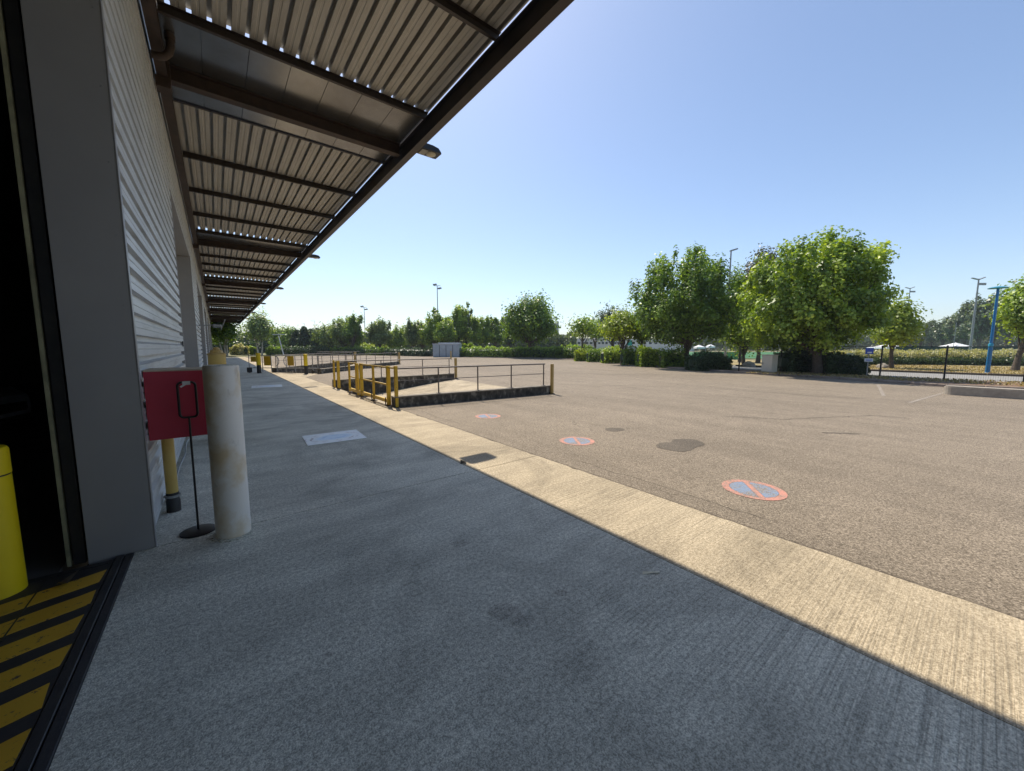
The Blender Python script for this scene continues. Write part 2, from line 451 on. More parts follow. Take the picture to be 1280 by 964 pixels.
# ------------------------------------------------------------------ foliage
def leaves(name, C, size, tone, mat, parent, rng, up=.5, center=None, puff=None):
    """C (N,3) leaf centres in world; small bent quads turned at random, leaning upward"""
    N = len(C)
    nrm = rng.normal(size=(N, 3)); nrm /= np.linalg.norm(nrm, axis=1)[:, None]
    if center is not None:
        out = C - np.array(center); out /= (np.linalg.norm(out, axis=1)[:, None] + 1e-6)
        nrm = nrm + out * .45
    if puff is not None:
        nrm = nrm * .8 + puff * .9
    nrm[:, 2] += up; nrm /= np.linalg.norm(nrm, axis=1)[:, None]
    a = rng.normal(size=(N, 3)); u = np.cross(nrm, a); u /= (np.linalg.norm(u, axis=1)[:, None] + 1e-9)
    v = np.cross(nrm, u)
    s = (size * rng.uniform(.65, 1.35, N))[:, None]
    droop = nrm * s * .18
    P = np.empty((N, 4, 3))
    P[:, 0] = C - u * s * .55 - droop; P[:, 1] = C - v * s * .42 * rng.uniform(.7, 1.1, (N, 1)) + droop * .4
    P[:, 2] = C + u * s * .55 - droop; P[:, 3] = C + v * s * .42 + droop * .4
    off = np.array(wloc(parent)) if parent is not None else np.zeros(3)
    P -= off
    me = bpy.data.meshes.new(name)
    me.vertices.add(N * 4); me.vertices.foreach_set('co', P.reshape(-1).astype(np.float32))
    me.loops.add(N * 4); me.loops.foreach_set('vertex_index', np.arange(N * 4, dtype=np.int32))
    me.polygons.add(N); me.polygons.foreach_set('loop_start', np.arange(0, N * 4, 4, dtype=np.int32))
    me.update(calc_edges=True)
    at = me.attributes.new('tone', 'FLOAT', 'FACE')
    at.data.foreach_set('value', np.clip(tone, 0, 1).astype(np.float32))
    me.materials.append(mat)
    return link(bpy.data.objects.new(name, me), parent)
def crown_points(rng, c, rx, ry, rz, n, clumps, csig, spikes=.25, flat=.75, shell=.4, wobk=1.0):
    """clump centres through an uneven ellipsoid, then leaves round each"""
    d = rng.normal(size=(clumps, 3)); d /= np.linalg.norm(d, axis=1)[:, None]
    r = rng.uniform(shell**2.2, 1, clumps) ** (1/2.2)
    wob = 1 + .08*wobk*np.sin(d[:,0]*4+c[0]) * np.cos(d[:,1]*5+c[1]) + .06*wobk*np.sin(d[:,2]*7+c[0]*2)
    cc = d * (r*wob)[:, None] * np.array([rx, ry, rz])
    cc[:, 2] = np.where(cc[:, 2] < 0, cc[:, 2]*flat, cc[:, 2])
    w = rng.uniform(.5, 1.5, clumps); w /= w.sum()
    idx = rng.choice(clumps, n, p=w)
    sg = np.ones((clumps, 3)) * csig * rng.uniform(.65, 1.25, (clumps, 1))
    sp = (rng.uniform(size=clumps) < spikes) & (d[:, 2] > -.1)
    sg[sp] *= np.array([.5, .5, 1.45])
    off = rng.normal(size=(n, 3)); 
    ln = np.linalg.norm(off, axis=1)[:, None]; off = off / ln * np.minimum(ln, 2.2)
    P = np.array(c) + cc[idx] + off * sg[idx]
    tone_c = rng.uniform(.0, .85, clumps)
    tone = tone_c[idx] + rng.normal(0, .16, n)
    pf = off / (np.linalg.norm(off, axis=1)[:, None] + 1e-6)
    return P, tone, np.array(c) + cc, pf
def tree(name, label, x, y, h, crown_w, crown_bot, leafmat, n=4000, size=.16, trunk_r=.12, bark='bark', clumps=70, csig=None,
         spikes=.25, seed=1, group=None, lean=(0, 0), depth=None, stems=1, flat=.8, shell=.4, up=.5, wob=1.0):
    rng = np.random.default_rng(seed)
    root = thing(name, label, 'tree', (x, y, 0), group)
    rz = (h - crown_bot) / 2; cz = crown_bot + rz
    rx = crown_w / 2; ry = (depth or crown_w) / 2
    cs = csig or rx * .16
    c = (x + lean[0], y + lean[1], cz)
    P, tone, cc, pf = crown_points(rng, c, rx - cs*.9, ry - cs*.9, rz - cs*1.3, n, clumps, cs, spikes, flat, shell, wob)
    P[:, 2] = np.maximum(P[:, 2], crown_bot*.8)
    leaves('crown', P, size, tone, L[leafmat], root, rng, up, c, pf)
    tr = MB()
    for s in range(stems):
        a = s * 2.1 + seed
        ox, oy = (0, 0) if stems == 1 else (math.cos(a)*trunk_r*2.2, math.sin(a)*trunk_r*2.2)
        top = Vector((c[0] + ox*2.5, c[1] + oy*2.5, crown_bot + rz*.9))
        b = Vector((x + ox, y + oy, -.1))
        pts = []; rr = []
        for k in range(8):
            f = k / 7
            p = b.lerp(top, f) + Vector((math.sin(f*5+seed)*trunk_r*.4, math.cos(f*4+seed)*trunk_r*.4, 0))
            pts.append(p); rr.append(trunk_r * (1.45 - .45*min(1, f*6)) * (1 - .6*f))
        tr.tube(pts, rr, 10)
    tk = tr.build('trunk', M[bark], root, True)
    br = MB()
    order = rng.permutation(len(cc))[:min(len(cc), 26)]
    for k in order:
        q = Vector(cc[k]); f = rng.uniform(.35, .95)
        p = pts[int(f*6)] 
        mid = p.lerp(q, .5) + Vector((0, 0, -.06*h*rng.uniform(0, 1)))
        br.tube([p, mid, q], [trunk_r*.42, trunk_r*.25, trunk_r*.08], 5, False)
    br.build('branches', M[bark], root, True)
    return root
def bush_mesh(rng, cx, cy, z0, lx, ly, h, n, rot=0, lump=.12):
    """leaves filling the skin of a lumpy rounded block"""
    a = rng.uniform(-1, 1, n); b = rng.uniform(-1, 1, n); t = rng.uniform(0, 1, n)
    side = rng.integers(0, 5, n)
    u = np.where(side == 0, 1, np.where(side == 1, -1, a)); v = np.where(side == 2, 1, np.where(side == 3, -1, b))
    zz = np.where(side == 4, 1, t)
    inn = 1 - np.abs(rng.normal(0, .12, n))
    X = u * lx/2 * inn; Y = v * ly/2 * inn; Z = zz * h * inn
    q = np.sin(X*2.3+cx)*np.cos(Y*2.9+cy)
    Z = Z * (1 + lump*q + lump*.6*np.sin(X*5.1+Y*4.3)); Y = Y*(1+lump*np.sin(X*3.1+cx*1.7)*.8)
    rnd = np.clip((np.abs(u)**4 + np.abs(v)**4)*zz**3, 0, 1)*.12
    Z -= rnd*h
    c, s = math.cos(rot), math.sin(rot)
    return np.stack([cx + X*c - Y*s, cy + X*s + Y*c, z0 + np.maximum(Z, .03)], 1)
def hedge(name, label, p, q, width, h, leafmat, n, size=.1, seed=1, group=None, cat='hedge', lump=.12, z0=0, lit_top=False):
    rng = np.random.default_rng(seed)
    p = Vector(p); q = Vector(q); mid = (p + q)/2; d = q - p; ln = d.length; rot = math.atan2(d.y, d.x)
    root = thing(name, label, cat, (mid.x, mid.y, z0), group)
    P = bush_mesh(rng, mid.x, mid.y, z0, ln, width, h, n, rot, lump)
    tone = rng.normal(.45, .2, n) + np.sin(P[:, 0]*1.3+seed)*.12 + (P[:, 2]-z0)/h*.12 + (.45*np.clip(((P[:, 2]-z0)/h-.82)/.12, 0, 1) - .18 if lit_top else 0)  # sunlit top and darker shaded front put into the leaf tone
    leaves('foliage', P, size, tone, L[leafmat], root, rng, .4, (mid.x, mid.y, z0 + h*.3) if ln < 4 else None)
    m = MB()
    k = max(2, int(ln/.8))
    for i in range(k):
        f = (i+.5)/k; b = p.lerp(q, f)
        for s in (-1, 1):
            jx, jy = rng.uniform(-.15, .15, 2)
            m.tube([(b.x+jx, b.y+jy, z0-.05), (b.x+jx*2+s*width*.12, b.y-s*width*.12, z0+h*.45), (b.x+jx*3+s*width*.25, b.y-s*width*.2, z0+h*.8)], [.03, .02, .01], 5, False)
    m.build('stems', M['bark'], root)
    # twiggy inside that stops one seeing through
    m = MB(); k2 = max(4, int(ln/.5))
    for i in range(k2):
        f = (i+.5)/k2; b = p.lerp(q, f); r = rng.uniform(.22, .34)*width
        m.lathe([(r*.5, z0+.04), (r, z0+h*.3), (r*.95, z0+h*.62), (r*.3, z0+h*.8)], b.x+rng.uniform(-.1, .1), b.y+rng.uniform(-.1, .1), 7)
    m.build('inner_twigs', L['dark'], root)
    return root

# ================================================================== GROUND
PIT1 = [(3.30, 8.98), (8.15, 8.60), (8.45, 15.0), (3.30, 14.72)]        # open loading bay behind the yellow gate
PIT2 = [(4.30, 22.75), (11.9, 30.9), (9.4, 34.2), (2.62, 25.25)]
LOT = [(3.3, -14), (21.4, -14), (21.3, -.9), (20.9, .9), (21.6, 2.8), (22.6, 5.4), (22.7, 7.8), (23.9, 12.2), (26.3, 17), (31, 23.8),
       (33.6, 33.2), (29.2, 44), (27.7, 51), (27.7, 69), (3.3, 69)]
def flat_sheet(name, outer, holes, z, mat):
    pts = [Vector(p) for p in outer]; edges = [(i, (i+1) % len(outer)) for i in range(len(outer))]
    for hl in holes:
        b = len(pts); pts += [Vector(p) for p in hl]; edges += [(b+i, b+(i+1) % len(hl)) for i in range(len(hl))]
    vs, es, fs, *_ = delaunay_2d_cdt(pts, edges, [], 0, 1e-5)
    def inside(p, poly):
        r = False; j = len(poly)-1
        for i in range(len(poly)):
            xi, yi = poly[i]; xj, yj = poly[j]
            if (yi > p[1]) != (yj > p[1]) and p[0] < (xj-xi)*(p[1]-yi)/(yj-yi)+xi: r = not r
            j = i
        return r
    keep = []
    for f in fs:
        c = sum((vs[i] for i in f), Vector((0, 0))) / len(f)
        if inside(c, outer) and not any(inside(c, h) for h in holes):
            a = sum(vs[f[i]].x*vs[f[(i+1)%len(f)]].y - vs[f[(i+1)%len(f)]].x*vs[f[i]].y for i in range(len(f)))
            keep.append(tuple(f) if a > 0 else tuple(f[::-1]))
    m = MB(); m.add([(v.x, v.y, z) for v in vs], keep)
    return tag(m.build(name, mat), kind='structure')
tag(flat_sheet('parking_lot', LOT, [PIT1, PIT2], -.006, M['asphalt']), 'open sunlit car park of coarse worn asphalt')
flat_sheet('terrain', [(-2500, -2500), (2500, -2500), (2500, 2500), (-2500, 2500)], [[(-16, -13.9), (21.3, -13.9), (21.2, -.9), (20.8, .9), (21.5, 2.8), (22.5, 5.4),
     (22.6, 7.8), (23.8, 12.2), (26.2, 17), (30.9, 23.8), (33.5, 33.2), (29.1, 44), (27.6, 51), (27.6, 68.9), (-16, 68.9)]], -.03, M['terrain'])

# platform (apron) in cast slabs with open joints
apron = thing('platform', 'long cast concrete platform under the canopy with a sunlit tan edge', None, (0, 0, 0), kind='structure')
y = -13.9
k = 0
rge = random.Random(21)
def ragged(y0, y1):
    n = max(2, int(abs(y1-y0)/.11)); out = [(3.296, y0)]
    for i in range(1, n):
        t = i/n; out.append((3.296 + rge.uniform(-.007, .005) + (-.022*rge.random() if rge.random() < .12 else 0), y0+(y1-y0)*t))
    return out + [(3.296, y1)]
def slab(name, pts, mat):
    m = MB(); m.poly(pts, -.25, 0); return m.build(name, mat, apron)
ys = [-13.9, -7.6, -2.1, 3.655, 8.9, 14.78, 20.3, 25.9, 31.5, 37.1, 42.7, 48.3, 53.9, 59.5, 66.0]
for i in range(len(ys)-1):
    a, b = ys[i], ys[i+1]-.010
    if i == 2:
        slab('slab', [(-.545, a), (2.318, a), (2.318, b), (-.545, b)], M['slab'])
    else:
        slab('slab', [(-.50, a), (2.318, a), (2.318, b), (-.50, b)], M['slab'])  # long joint laid on the canopy's shadow edge, where the slab colour changes
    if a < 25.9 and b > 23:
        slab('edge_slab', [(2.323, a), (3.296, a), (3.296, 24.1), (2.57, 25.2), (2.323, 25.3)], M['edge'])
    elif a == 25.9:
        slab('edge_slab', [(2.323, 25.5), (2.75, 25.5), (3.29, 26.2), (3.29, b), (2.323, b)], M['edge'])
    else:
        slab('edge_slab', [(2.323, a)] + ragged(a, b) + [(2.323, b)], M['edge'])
# ground filler seen left of the mouth of the angled bay
m = MB(); m.poly([(3.29, 24.2), (3.29, 20.3), (4.32, 22.72)], -.2, -.002); slab_f = m.build('edge_slab', M['edge'], apron)

# ================================================================== LOADING BAYS (sunken ramps)
def pit(name, label, P, n_in, wall_h, wt, drop, rails, seed):
    """P = near dock, near end, far end, far dock"""
    nd, ne, fe, fd = [Vector(p) for p in P]
    root = thing(name, label, 'loading bay', (nd.x, nd.y, 0))
    # ramp floor
    m = MB()
    e = .25
    N = 10; vs = []
    for i in range(N+1):
        f = i/N
        a = nd.lerp(ne, f); b = fd.lerp(fe, f); z = -drop*(1-f)**1.15 - .008
        vs += [(a.x, a.y, z), (b.x, b.y, z)]
    m.add(vs, [(2*i, 2*i+2, 2*i+3, 2*i+1) for i in range(N)])
    m.build('ramp_floor', M['edge'], root)
    # dock face under the platform edge
    m = MB(); m.add([(nd.x, nd.y, -drop-.2), (fd.x, fd.y, -drop-.2), (fd.x, fd.y, 0), (nd.x, nd.y, 0)], [(0, 1, 2, 3)]); m.build('dock_face', M['pitwall'], root)
    for (a, b, side) in ((nd, ne, -1), (fd, fe, 1)):
        d = (b-a).normalized(); nrm = Vector((-d.y, d.x)) * side
        # outward side for near wall is -nrm; wall stands outside the pit opening
        ow = nrm*wt
        m = MB()
        pts = [(a.x, a.y), (b.x, b.y), (b.x+ow.x, b.y+ow.y), (a.x+ow.x, a.y+ow.y)]
        m.poly(pts, -drop-.3, wall_h-.03)
        w = m.build('side_wall', M['pitwall'], root)
        c = d*.0 + nrm*.012
        m = MB(); o2 = nrm*(wt+.015)
        pts = [(a.x-nrm.x*.015, a.y-nrm.y*.015), (b.x-nrm.x*.015, b.y-nrm.y*.015), (b.x+o2.x, b.y+o2.y), (a.x+o2.x, a.y+o2.y)]
        m.poly(pts, wall_h-.03, wall_h); m.build('coping', M['pitwall_top'], root)
        # ledge low on the inner side
        m = MB(); i2 = -nrm*.07
        pts = [(a.x, a.y), (b.x, b.y), (b.x+i2.x, b.y+i2.y), (a.x+i2.x, a.y+i2.y)]
        m.poly(pts, -drop-.28, wall_h*.05); m.build('wheel_guide', M['pitwall'], root)
    return root
bay1 = pit('loading_bay', 'sunken truck bay with low blackened side walls behind the yellow gate', PIT1, 0, .26, .20, .55, None, 1)
bay2 = pit('loading_bay', 'second sunken truck bay, farther off and set at an angle behind the grey barrier', PIT2, 0, .26, .22, .7, None, 2)

def rail_run(label, a, b, z0, ztop, posts, mid=True, mat='grey_rail', group='handrails on the loading bay walls', r=.021):
    a = Vector(a); b = Vector(b)
    root = thing('handrail', label, 'handrail', (a.x, a.y, z0), group)
    m = MB(); m.tube([(a.x, a.y, ztop), (b.x, b.y, ztop)], r, 8); m.build('top_rail', M[mat], root, True)
    if mid:
        m = MB(); m.tube([(a.x, a.y, (ztop*.55+z0*.45)), (b.x, b.y, (ztop*.55+z0*.45))], r*.5, 6); m.build('mid_rail', M[mat], root, True)
    for f in posts:
        p = a.lerp(b, f); m = MB(); m.tube([(p.x, p.y, z0-.01), (p.x, p.y, ztop)], r*.9, 8); m.cbox(p.x-.05, p.x+.05, p.y-.05, p.y+.05, z0, z0+.012, .004)
        m.build('post', M[mat], root, True)
    return root
rail_run('rusty grey handrail on the nearest bay wall, between the yellow gate and the ochre post', (3.38, 8.88), (7.98, 8.50), .26, .93, [.24, .49, .73, .99])
rail_run('grey handrail on the far wall of the first truck bay, behind the nearest rail', (3.40, 14.84), (8.3, 15.10), .26, .93, [.02, .35, .72, .99])
rail_run('grey handrail of nine posts on the near wall of the angled bay', (4.36, 22.68), (11.95, 30.78), .26, .98, [i/8 for i in range(9)])
rail_run('grey handrail on the far wall of the angled bay, behind the grey barrier', (2.66, 25.5), (9.3, 34.3), .26, .98, [i/8 for i in range(9)])
# third run beyond, seen as a dark line over the far wall
bay3 = rail_run('dark low handrail far across the car park, beyond the angled bay', (8.2, 43.0), (12.9, 44.5), 0, .95, [0, .33, .66, 1])
# ochre posts
def post(label, x, y, h, r, mat, cap=None, group='ochre steel posts at the ends of the bay walls'):
    root = thing('guard_post', label, 'post', (x, y, 0), group)
    m = MB(); m.lathe([(r, -.05), (r, h-.015), (r*.93, h)], x, y, 18); m.build('tube', M[mat], root, True)
    m = MB(); m.lathe([(r*1.7, 0), (r*1.7, .01), (r*1.3, .014)], x, y, 14); m.build('collar', M['rust'], root, True)
    return root
post('ochre post at the outer end of the nearest bay wall, closest to the roundels', 8.16, 8.36, .93, .055, 'ochre')
post('ochre post at the end of the far wall of the first bay', 8.62, 15.15, .95, .065, 'ochre')
post('thin ochre post at the outer end of the near wall of the angled bay', 12.3, 31.3, 1.0, .085, 'ochre')
post('pale ochre post above the yellow gate, beyond the angled bay', 9.6, 34.6, 1.02, .11, 'ochre')
post('small faraway ochre post in front of the grey container', *far(563.5, 45), 1.0, .08, 'ochre')

# yellow double gate on the platform edge
def yellow_gate():
    X = 3.30
    root = thing('dock_gate', 'yellow steel safety gate in two leaves on the platform edge before the first bay', 'gate', (X, 11.5, 0))
    def p(name, y, w, z0, z1, x=X):
        m = MB(); m.cbox(x-w/2, x+w/2, y-w/2, y+w/2, z0, z1, .006); return m.build(name, M['yellow'], root)
    p('hinge_post', 9.15, .085, .0, .99); p('hinge_post', 14.0, .085, .0, .98)
    p('wall_post', 8.80, .075, .0, 1.0, 3.36); p('wall_post', 14.62, .06, .0, .98)
    for y in (10.28, 12.62): p('stile', y, .055, .03, .96)
    p('meeting_post', 11.36, .085, .0, .98); p('meeting_post', 11.72, .065, .0, .96)
    p('stile', 11.9, .04, .1, .95)
    def r(name, y0, y1, z, t, mt='yellow'):
        m = MB(); m.bar((X, y0, z), (X, y1, z), t, t); m.build(name, M[mt], root)
    r('top_rail', 8.8, 11.36, .95, .04); r('top_rail', 11.76, 12.62, .95, .04); r('top_rail', 14.0, 14.75, .92, .035)
    r('mid_rail', 9.15, 11.36, .52, .035); r('mid_rail', 11.76, 12.62, .52, .03)
    m = MB(); m.cbox(X-.03, X+.03, 9.15, 11.36, .07, .16, .008); m.build('bottom_rail', M['yellow'], root)
    m = MB(); m.cbox(X-.03, X+.03, 11.4, 12.62, .07, .16, .008); m.build('bottom_rail', M['yellow'], root)
    for y in (9.15, 10.28, 11.36, 12.62, 14.0):
        m = MB(); m.cbox(X-.07, X+.07, y-.08, y+.08, .0, .02, .005); m.tube([(X-.05, y, .01), (X-.05, y, .05)], .012, 6); m.build('foot_plate', M['rust'], root)
    for y in (9.22, 10.28):
        m = MB(); m.tube([(X-.06, y, .02), (X-.06, y, .2)], .014, 6); m.build('drop_bolt', M['rust'], root)
yellow_gate()

# rolling barrier between the two yellow-black bollards
def barrier():
    a = Vector((1.42, 26.0)); b = Vector((4.36, 22.95)); d = (b-a); ln = d.length; d.normalize()
    root = thing('rolling_barrier', 'grey tubular rolling barrier with yellow panels and hoops closing off the angled bay', 'barrier', (a.x, a.y, 0))
    def P(f, z): q = a + d*ln*f; return (q.x, q.y, z)
    def t(name, pts, r, mt='galv'):
        m = MB(); m.tube(pts, r, 7); m.build(name, M[mt], root, True)
    t('top_tube', [P(0, .98), P(1, .98)], .022); t('bottom_tube', [P(.05, .28), P(1, .28)], .018)
    for f in (0, .13, .20, .33, .42, .55, .68, .82, .93, 1.0): t('upright', [P(f, .05), P(f, .98)], .02)
    for f0, f1, z0, z1 in ((.03, .12, .62, .92), (.225, .325, .42, .95), (.57, .66, .42, .95)):
        m = MB(); q0 = P(f0, z0); q1 = P(f1, z0); nn = Vector((-d.y, d.x))*.012
        m.poly([(q0[0]-nn.x, q0[1]-nn.y), (q1[0]-nn.x, q1[1]-nn.y), (q1[0]+nn.x, q1[1]+nn.y), (q0[0]+nn.x, q0[1]+nn.y)], z0, z1)
        m.build('yellow_panel', M['yellow'], root)
    for fc, s in ((.425, 1), (.535, -1)):
        pts = []
        for k in range(13):
            an = -math.pi/2 + math.pi*k/12
            pts.append(P(fc + s*.055*math.cos(an)*.9 - (.03*s), .67 + .27*math.sin(an)))
        t('hoop', pts, .02)
    for f in (.0, .93):
        q = P(f, .09); m = MB()
        m.tube([(q[0]-d.y*-.03, q[1]-d.x*.03, .09), (q[0]+d.y*-.03, q[1]+d.x*.03, .09)], .09, 14); m.build('wheel', M['black'], root, True)
    m = MB(); m.cbox(a.x-.12, a.x+.12, a.y-.10, a.y+.10, .02, .3, .02); m.build('counterweight', M['black'], root)
barrier()
def bollard2(label, x, y, h, r, split):
    root = thing('striped_bollard', label, 'bollard', (x, y, 0), 'yellow and black bollards by the rolling barrier')
    m = MB(); m.lathe([(r, -.05), (r, split)], x, y, 20); m.build('black_base', M['black'], root, True)
    m = MB(); m.lathe([(r+.003, split), (r+.003, h-.02), (r*.8, h)], x, y, 20); m.build('yellow_top', M['yellow_smooth'], root, True)
bollard2('yellow bollard with black foot at the left, shaded end of the rolling barrier', 1.81, 25.1, 1.13, .105, .46)
bollard2('yellow bollard with black foot at the right end of the rolling barrier, in the sun', 3.74, 22.7, 1.08, .09, .45)

# ================================================================== BUILDING
bld = thing('warehouse', 'long warehouse with grey horizontal ribbed cladding and tall door openings', 'warehouse', (-.45, 0, 0))
WX = -.45; DX = -.77
PER = 11.15
opens = [(-2.2 + PER*k, 3.65 + PER*k) for k in range(-1, 7)]
HDR = 4.12
def clad_sheet(y0, y1, z0, z1, name='cladding_sheet'):
    """horizontal trapezoid ribs, pitch .115"""
    prof = []; z = z0; pit_ = .163
    while z < z1 - .001:
        for dz, x in ((0, 0), (.042, 0), (.047, .040), (.094, .040), (.097, .036), (.100, .036), (.103, .040), (.142, .040)):
            if z+dz <= z1: prof.append((x, z+dz))
        z += pit_
    prof.append((0, z1))
    m = MB(); n = len(prof)
    vs = [(WX-.035+x-.008, y0, zz) for x, zz in prof] + [(WX-.035+x-.008, y1, zz) for x, zz in prof]
    m.add(vs, [(i, n+i, n+i+1, i+1) for i in range(n-1)])
    m.v += []
    return m.build(name, M['clad'], bld)
TOPZ = 5.34
prev_end = -13.9
spans = []
for a, b in opens:
    if a > prev_end: spans.append((prev_end, a))
    prev_end = b
spans.append((prev_end, 79.2))
PITCHZ = .163
sheet_h = PITCHZ*6
for (a, b) in spans:
    mid = (a+b)/2
    for (u, v) in (((a+.035 if a > -13 else a), mid), (mid+.004, b)):
        z = .03
        while z < TOPZ-.01:
            z2 = min(z+sheet_h, TOPZ); clad_sheet(u, v, z, z2); z = z2
    m = MB(); m.box(WX-.30, WX-.05, (a+.04 if a > -13 else a), b-.005, -.05, 8.2); m.build('wall_core', M['dark_in'], bld)
for (a, b) in opens:
    # header cladding
    z = HDR+.02
    m = MB()
    while z < TOPZ-.01:
        z2 = min(z+sheet_h, TOPZ); clad_sheet(a, b+.03, z, z2); z = z2
    m.box(WX-.30, WX-.05, a, b+.035, HDR+.03, 8.2); m.build('header_core', M['dark_in'], bld)
    m = MB(); m.box(DX-.02, WX+.004, a+.002, b-.002, HDR-.025, HDR+.016); m.build('header_soffit', M['reveal'], bld)
    # far jamb reveal: painted folded sheet with a lip, facing back along the platform
    m = MB(); m.cbox(DX, WX+.012, b, b+.034, -.02, HDR+.012, .003); m.box(WX+.0125, WX+.017, b-.004, b+.05, -.02, HDR)
    m.build('jamb_flashing', M['reveal'], bld)
    m = MB(); m.cbox(DX, WX+.002, a-.030, a+.004, -.02, HDR+.012, .003); m.build('jamb_flashing', M['reveal'], bld)
m = MB()
for k in range(9):
    z = .35+.46*k
    m.box(-.478, -.470, 3.6455, 3.6495, z-.004, z+.004)
m.build('rivets', M['galv'], bld)
# upper wall strip above the canopy
m = MB(); m.box(WX-.03, WX-.005, -13.9, 79.2, TOPZ+.02, 8.2); m.build('upper_wall', M['clad'], bld)
# roller doors in the farther openings
def roller(a, b):
    m = MB(); x0 = DX-.06; z = 0; prof = []
    while z < HDR:
        prof += [(x0, z), (x0+.012, z+.02), (x0+.012, z+.08), (x0, z+.1)]; z += .1
    n = len(prof); m.add([(x, a, z) for x, z in prof]+[(x, b, z) for x, z in prof], [(i, n+i, n+i+1, i+1) for i in range(n-1)])
    m.build('roller_door', M['clad'], bld)
for a, b in opens[2:]: roller(a, b)
roller(*opens[0])
# interior room behind the nearest opening
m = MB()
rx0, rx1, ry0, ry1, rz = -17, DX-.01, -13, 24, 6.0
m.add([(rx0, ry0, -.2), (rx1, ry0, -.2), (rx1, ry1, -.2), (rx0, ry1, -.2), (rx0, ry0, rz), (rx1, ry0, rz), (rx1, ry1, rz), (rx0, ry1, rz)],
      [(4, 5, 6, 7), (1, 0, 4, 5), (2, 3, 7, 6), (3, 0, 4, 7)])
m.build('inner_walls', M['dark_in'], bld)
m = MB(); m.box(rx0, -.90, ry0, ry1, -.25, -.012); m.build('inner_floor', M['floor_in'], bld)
m = MB(); m.box(rx0-.2, WX-.31, -13.9, 79.2, 8.2, 8.4); m.box(rx0-.2, rx0-.05, -13.9, 79.2, -.2, 8.2); m.box(rx0-.2, WX-.3, 79.0, 79.2, -.2, 8.2); m.box(rx0-.2, WX-.3, -13.9, -13.7, -.2, 8.2); m.build('rear_shell', M['clad'], bld)
# inner wall frames and rib lines faintly seen inside
m = MB()
for yy in (13.5, 18.5): m.box(-1.15, -.95, yy, yy+.2, 0, 5.8)
m.build('inner_columns', M['dark_in'], bld)
# door guide at the near opening
m = MB(); yb = 3.65
m.box(DX-.066, DX-.012, yb+.02, yb+.09, 0, HDR); m.build('guide_channel', M['black_steel'], bld)
m = MB(); m.box(DX-.096, DX-.078, yb+.012, yb+.05, 0, HDR); m.build('guide_edge_strip', simple('dull_olive_strip', (.34, .32, .19), (.12, .115, .07), 5, .5), bld)
m = MB(); m.box(DX-.10, DX-.0, yb+.10, yb+.14, 0, HDR); m.build('guide_back', M['black'], bld)
m = MB(); m.box(-3.2, DX-.25, yb+.12, yb+.2, 2.2, 5.9); 
# plinth gutter wires at the foot of the wall
m = MB(); pts = [(WX+.03+.012*math.sin(i*1.3), 4.6+i*.3, .03+.02*abs(math.sin(i*.9))) for i in range(14)]
m.tube(pts, .008, 5); m.build('loose_cable', M['galv'], bld, True)
m = MB(); m.box(WX+.0, WX+.012, 8.56, 8.64, 1.46, 1.55); m.build('vent_hole', M['black'], bld)

# ================================================================== CANOPY
can = thing('canopy', 'long flat canopy of brown steel beams and ribbed metal roof sheets over the platform', 'canopy', (0, 0, 5.3))
XB0, XB1 = 3.17, 3.30
def ibeam_y(name, xc, w, z0, z1, y0, y1, mat):
    m = MB(); t = .014
    m.box(xc-w/2, xc+w/2, y0, y1, z0, z0+t); m.box(xc-w/2, xc+w/2, y0, y1, z1-t, z1); m.box(xc-.006, xc+.006, y0, y1, z0+t, z1-t)
    return m.build(name, mat, can)
def ibeam_x(name, yc, w, z0, z1, x0, x1, mat):
    m = MB(); t = .016
    m.box(x0, x1, yc-w/2, yc+w/2, z0, z0+t); m.box(x0, x1, yc-w/2, yc+w/2, z1-t, z1); m.box(x0, x1, yc-.006, yc+.006, z0+t, z1-t)
    return m.build(name, mat, can)
Y0, Y1 = -13.9, 79.2
ys = [Y0] + [7.72 + PER*k for k in range(-1, 7)] + [Y1]
for i in range(len(ys)-1):
    ibeam_y('edge_beam', 3.235, .13, 5.20, 5.50, ys[i]+.004, ys[i+1]-.004, M['steel_brown'])
    ibeam_y('wall_beam', -.36, .12, 5.30, 5.50, ys[i]+.004, ys[i+1]-.004, M['rust'])
def profile_sheet(x0, n, y0, y1, z):
    """n ribs from x0; pans low, crests high"""
    p = .2; prof = []
    for i in range(n):
        b = x0 + i*p
        prof += [(b, 0), (b+.048, 0), (b+.054, .006), (b+.076, .006), (b+.082, 0), (b+.146, 0), (b+.141, .088), (b+.203, .088), (b+.198, 0), (b+.2, 0)]
    prof.append((x0+n*p+.018, -.0015))
    m = MB(); k = len(prof)
    m.add([(x, y0, z+h) for x, h in prof] + [(x, y1, z+h) for x, h in prof], [(i, i+1, k+i+1, k+i) for i in range(k-1)])
    return m.build('roof_sheet', M['sheet'], can)
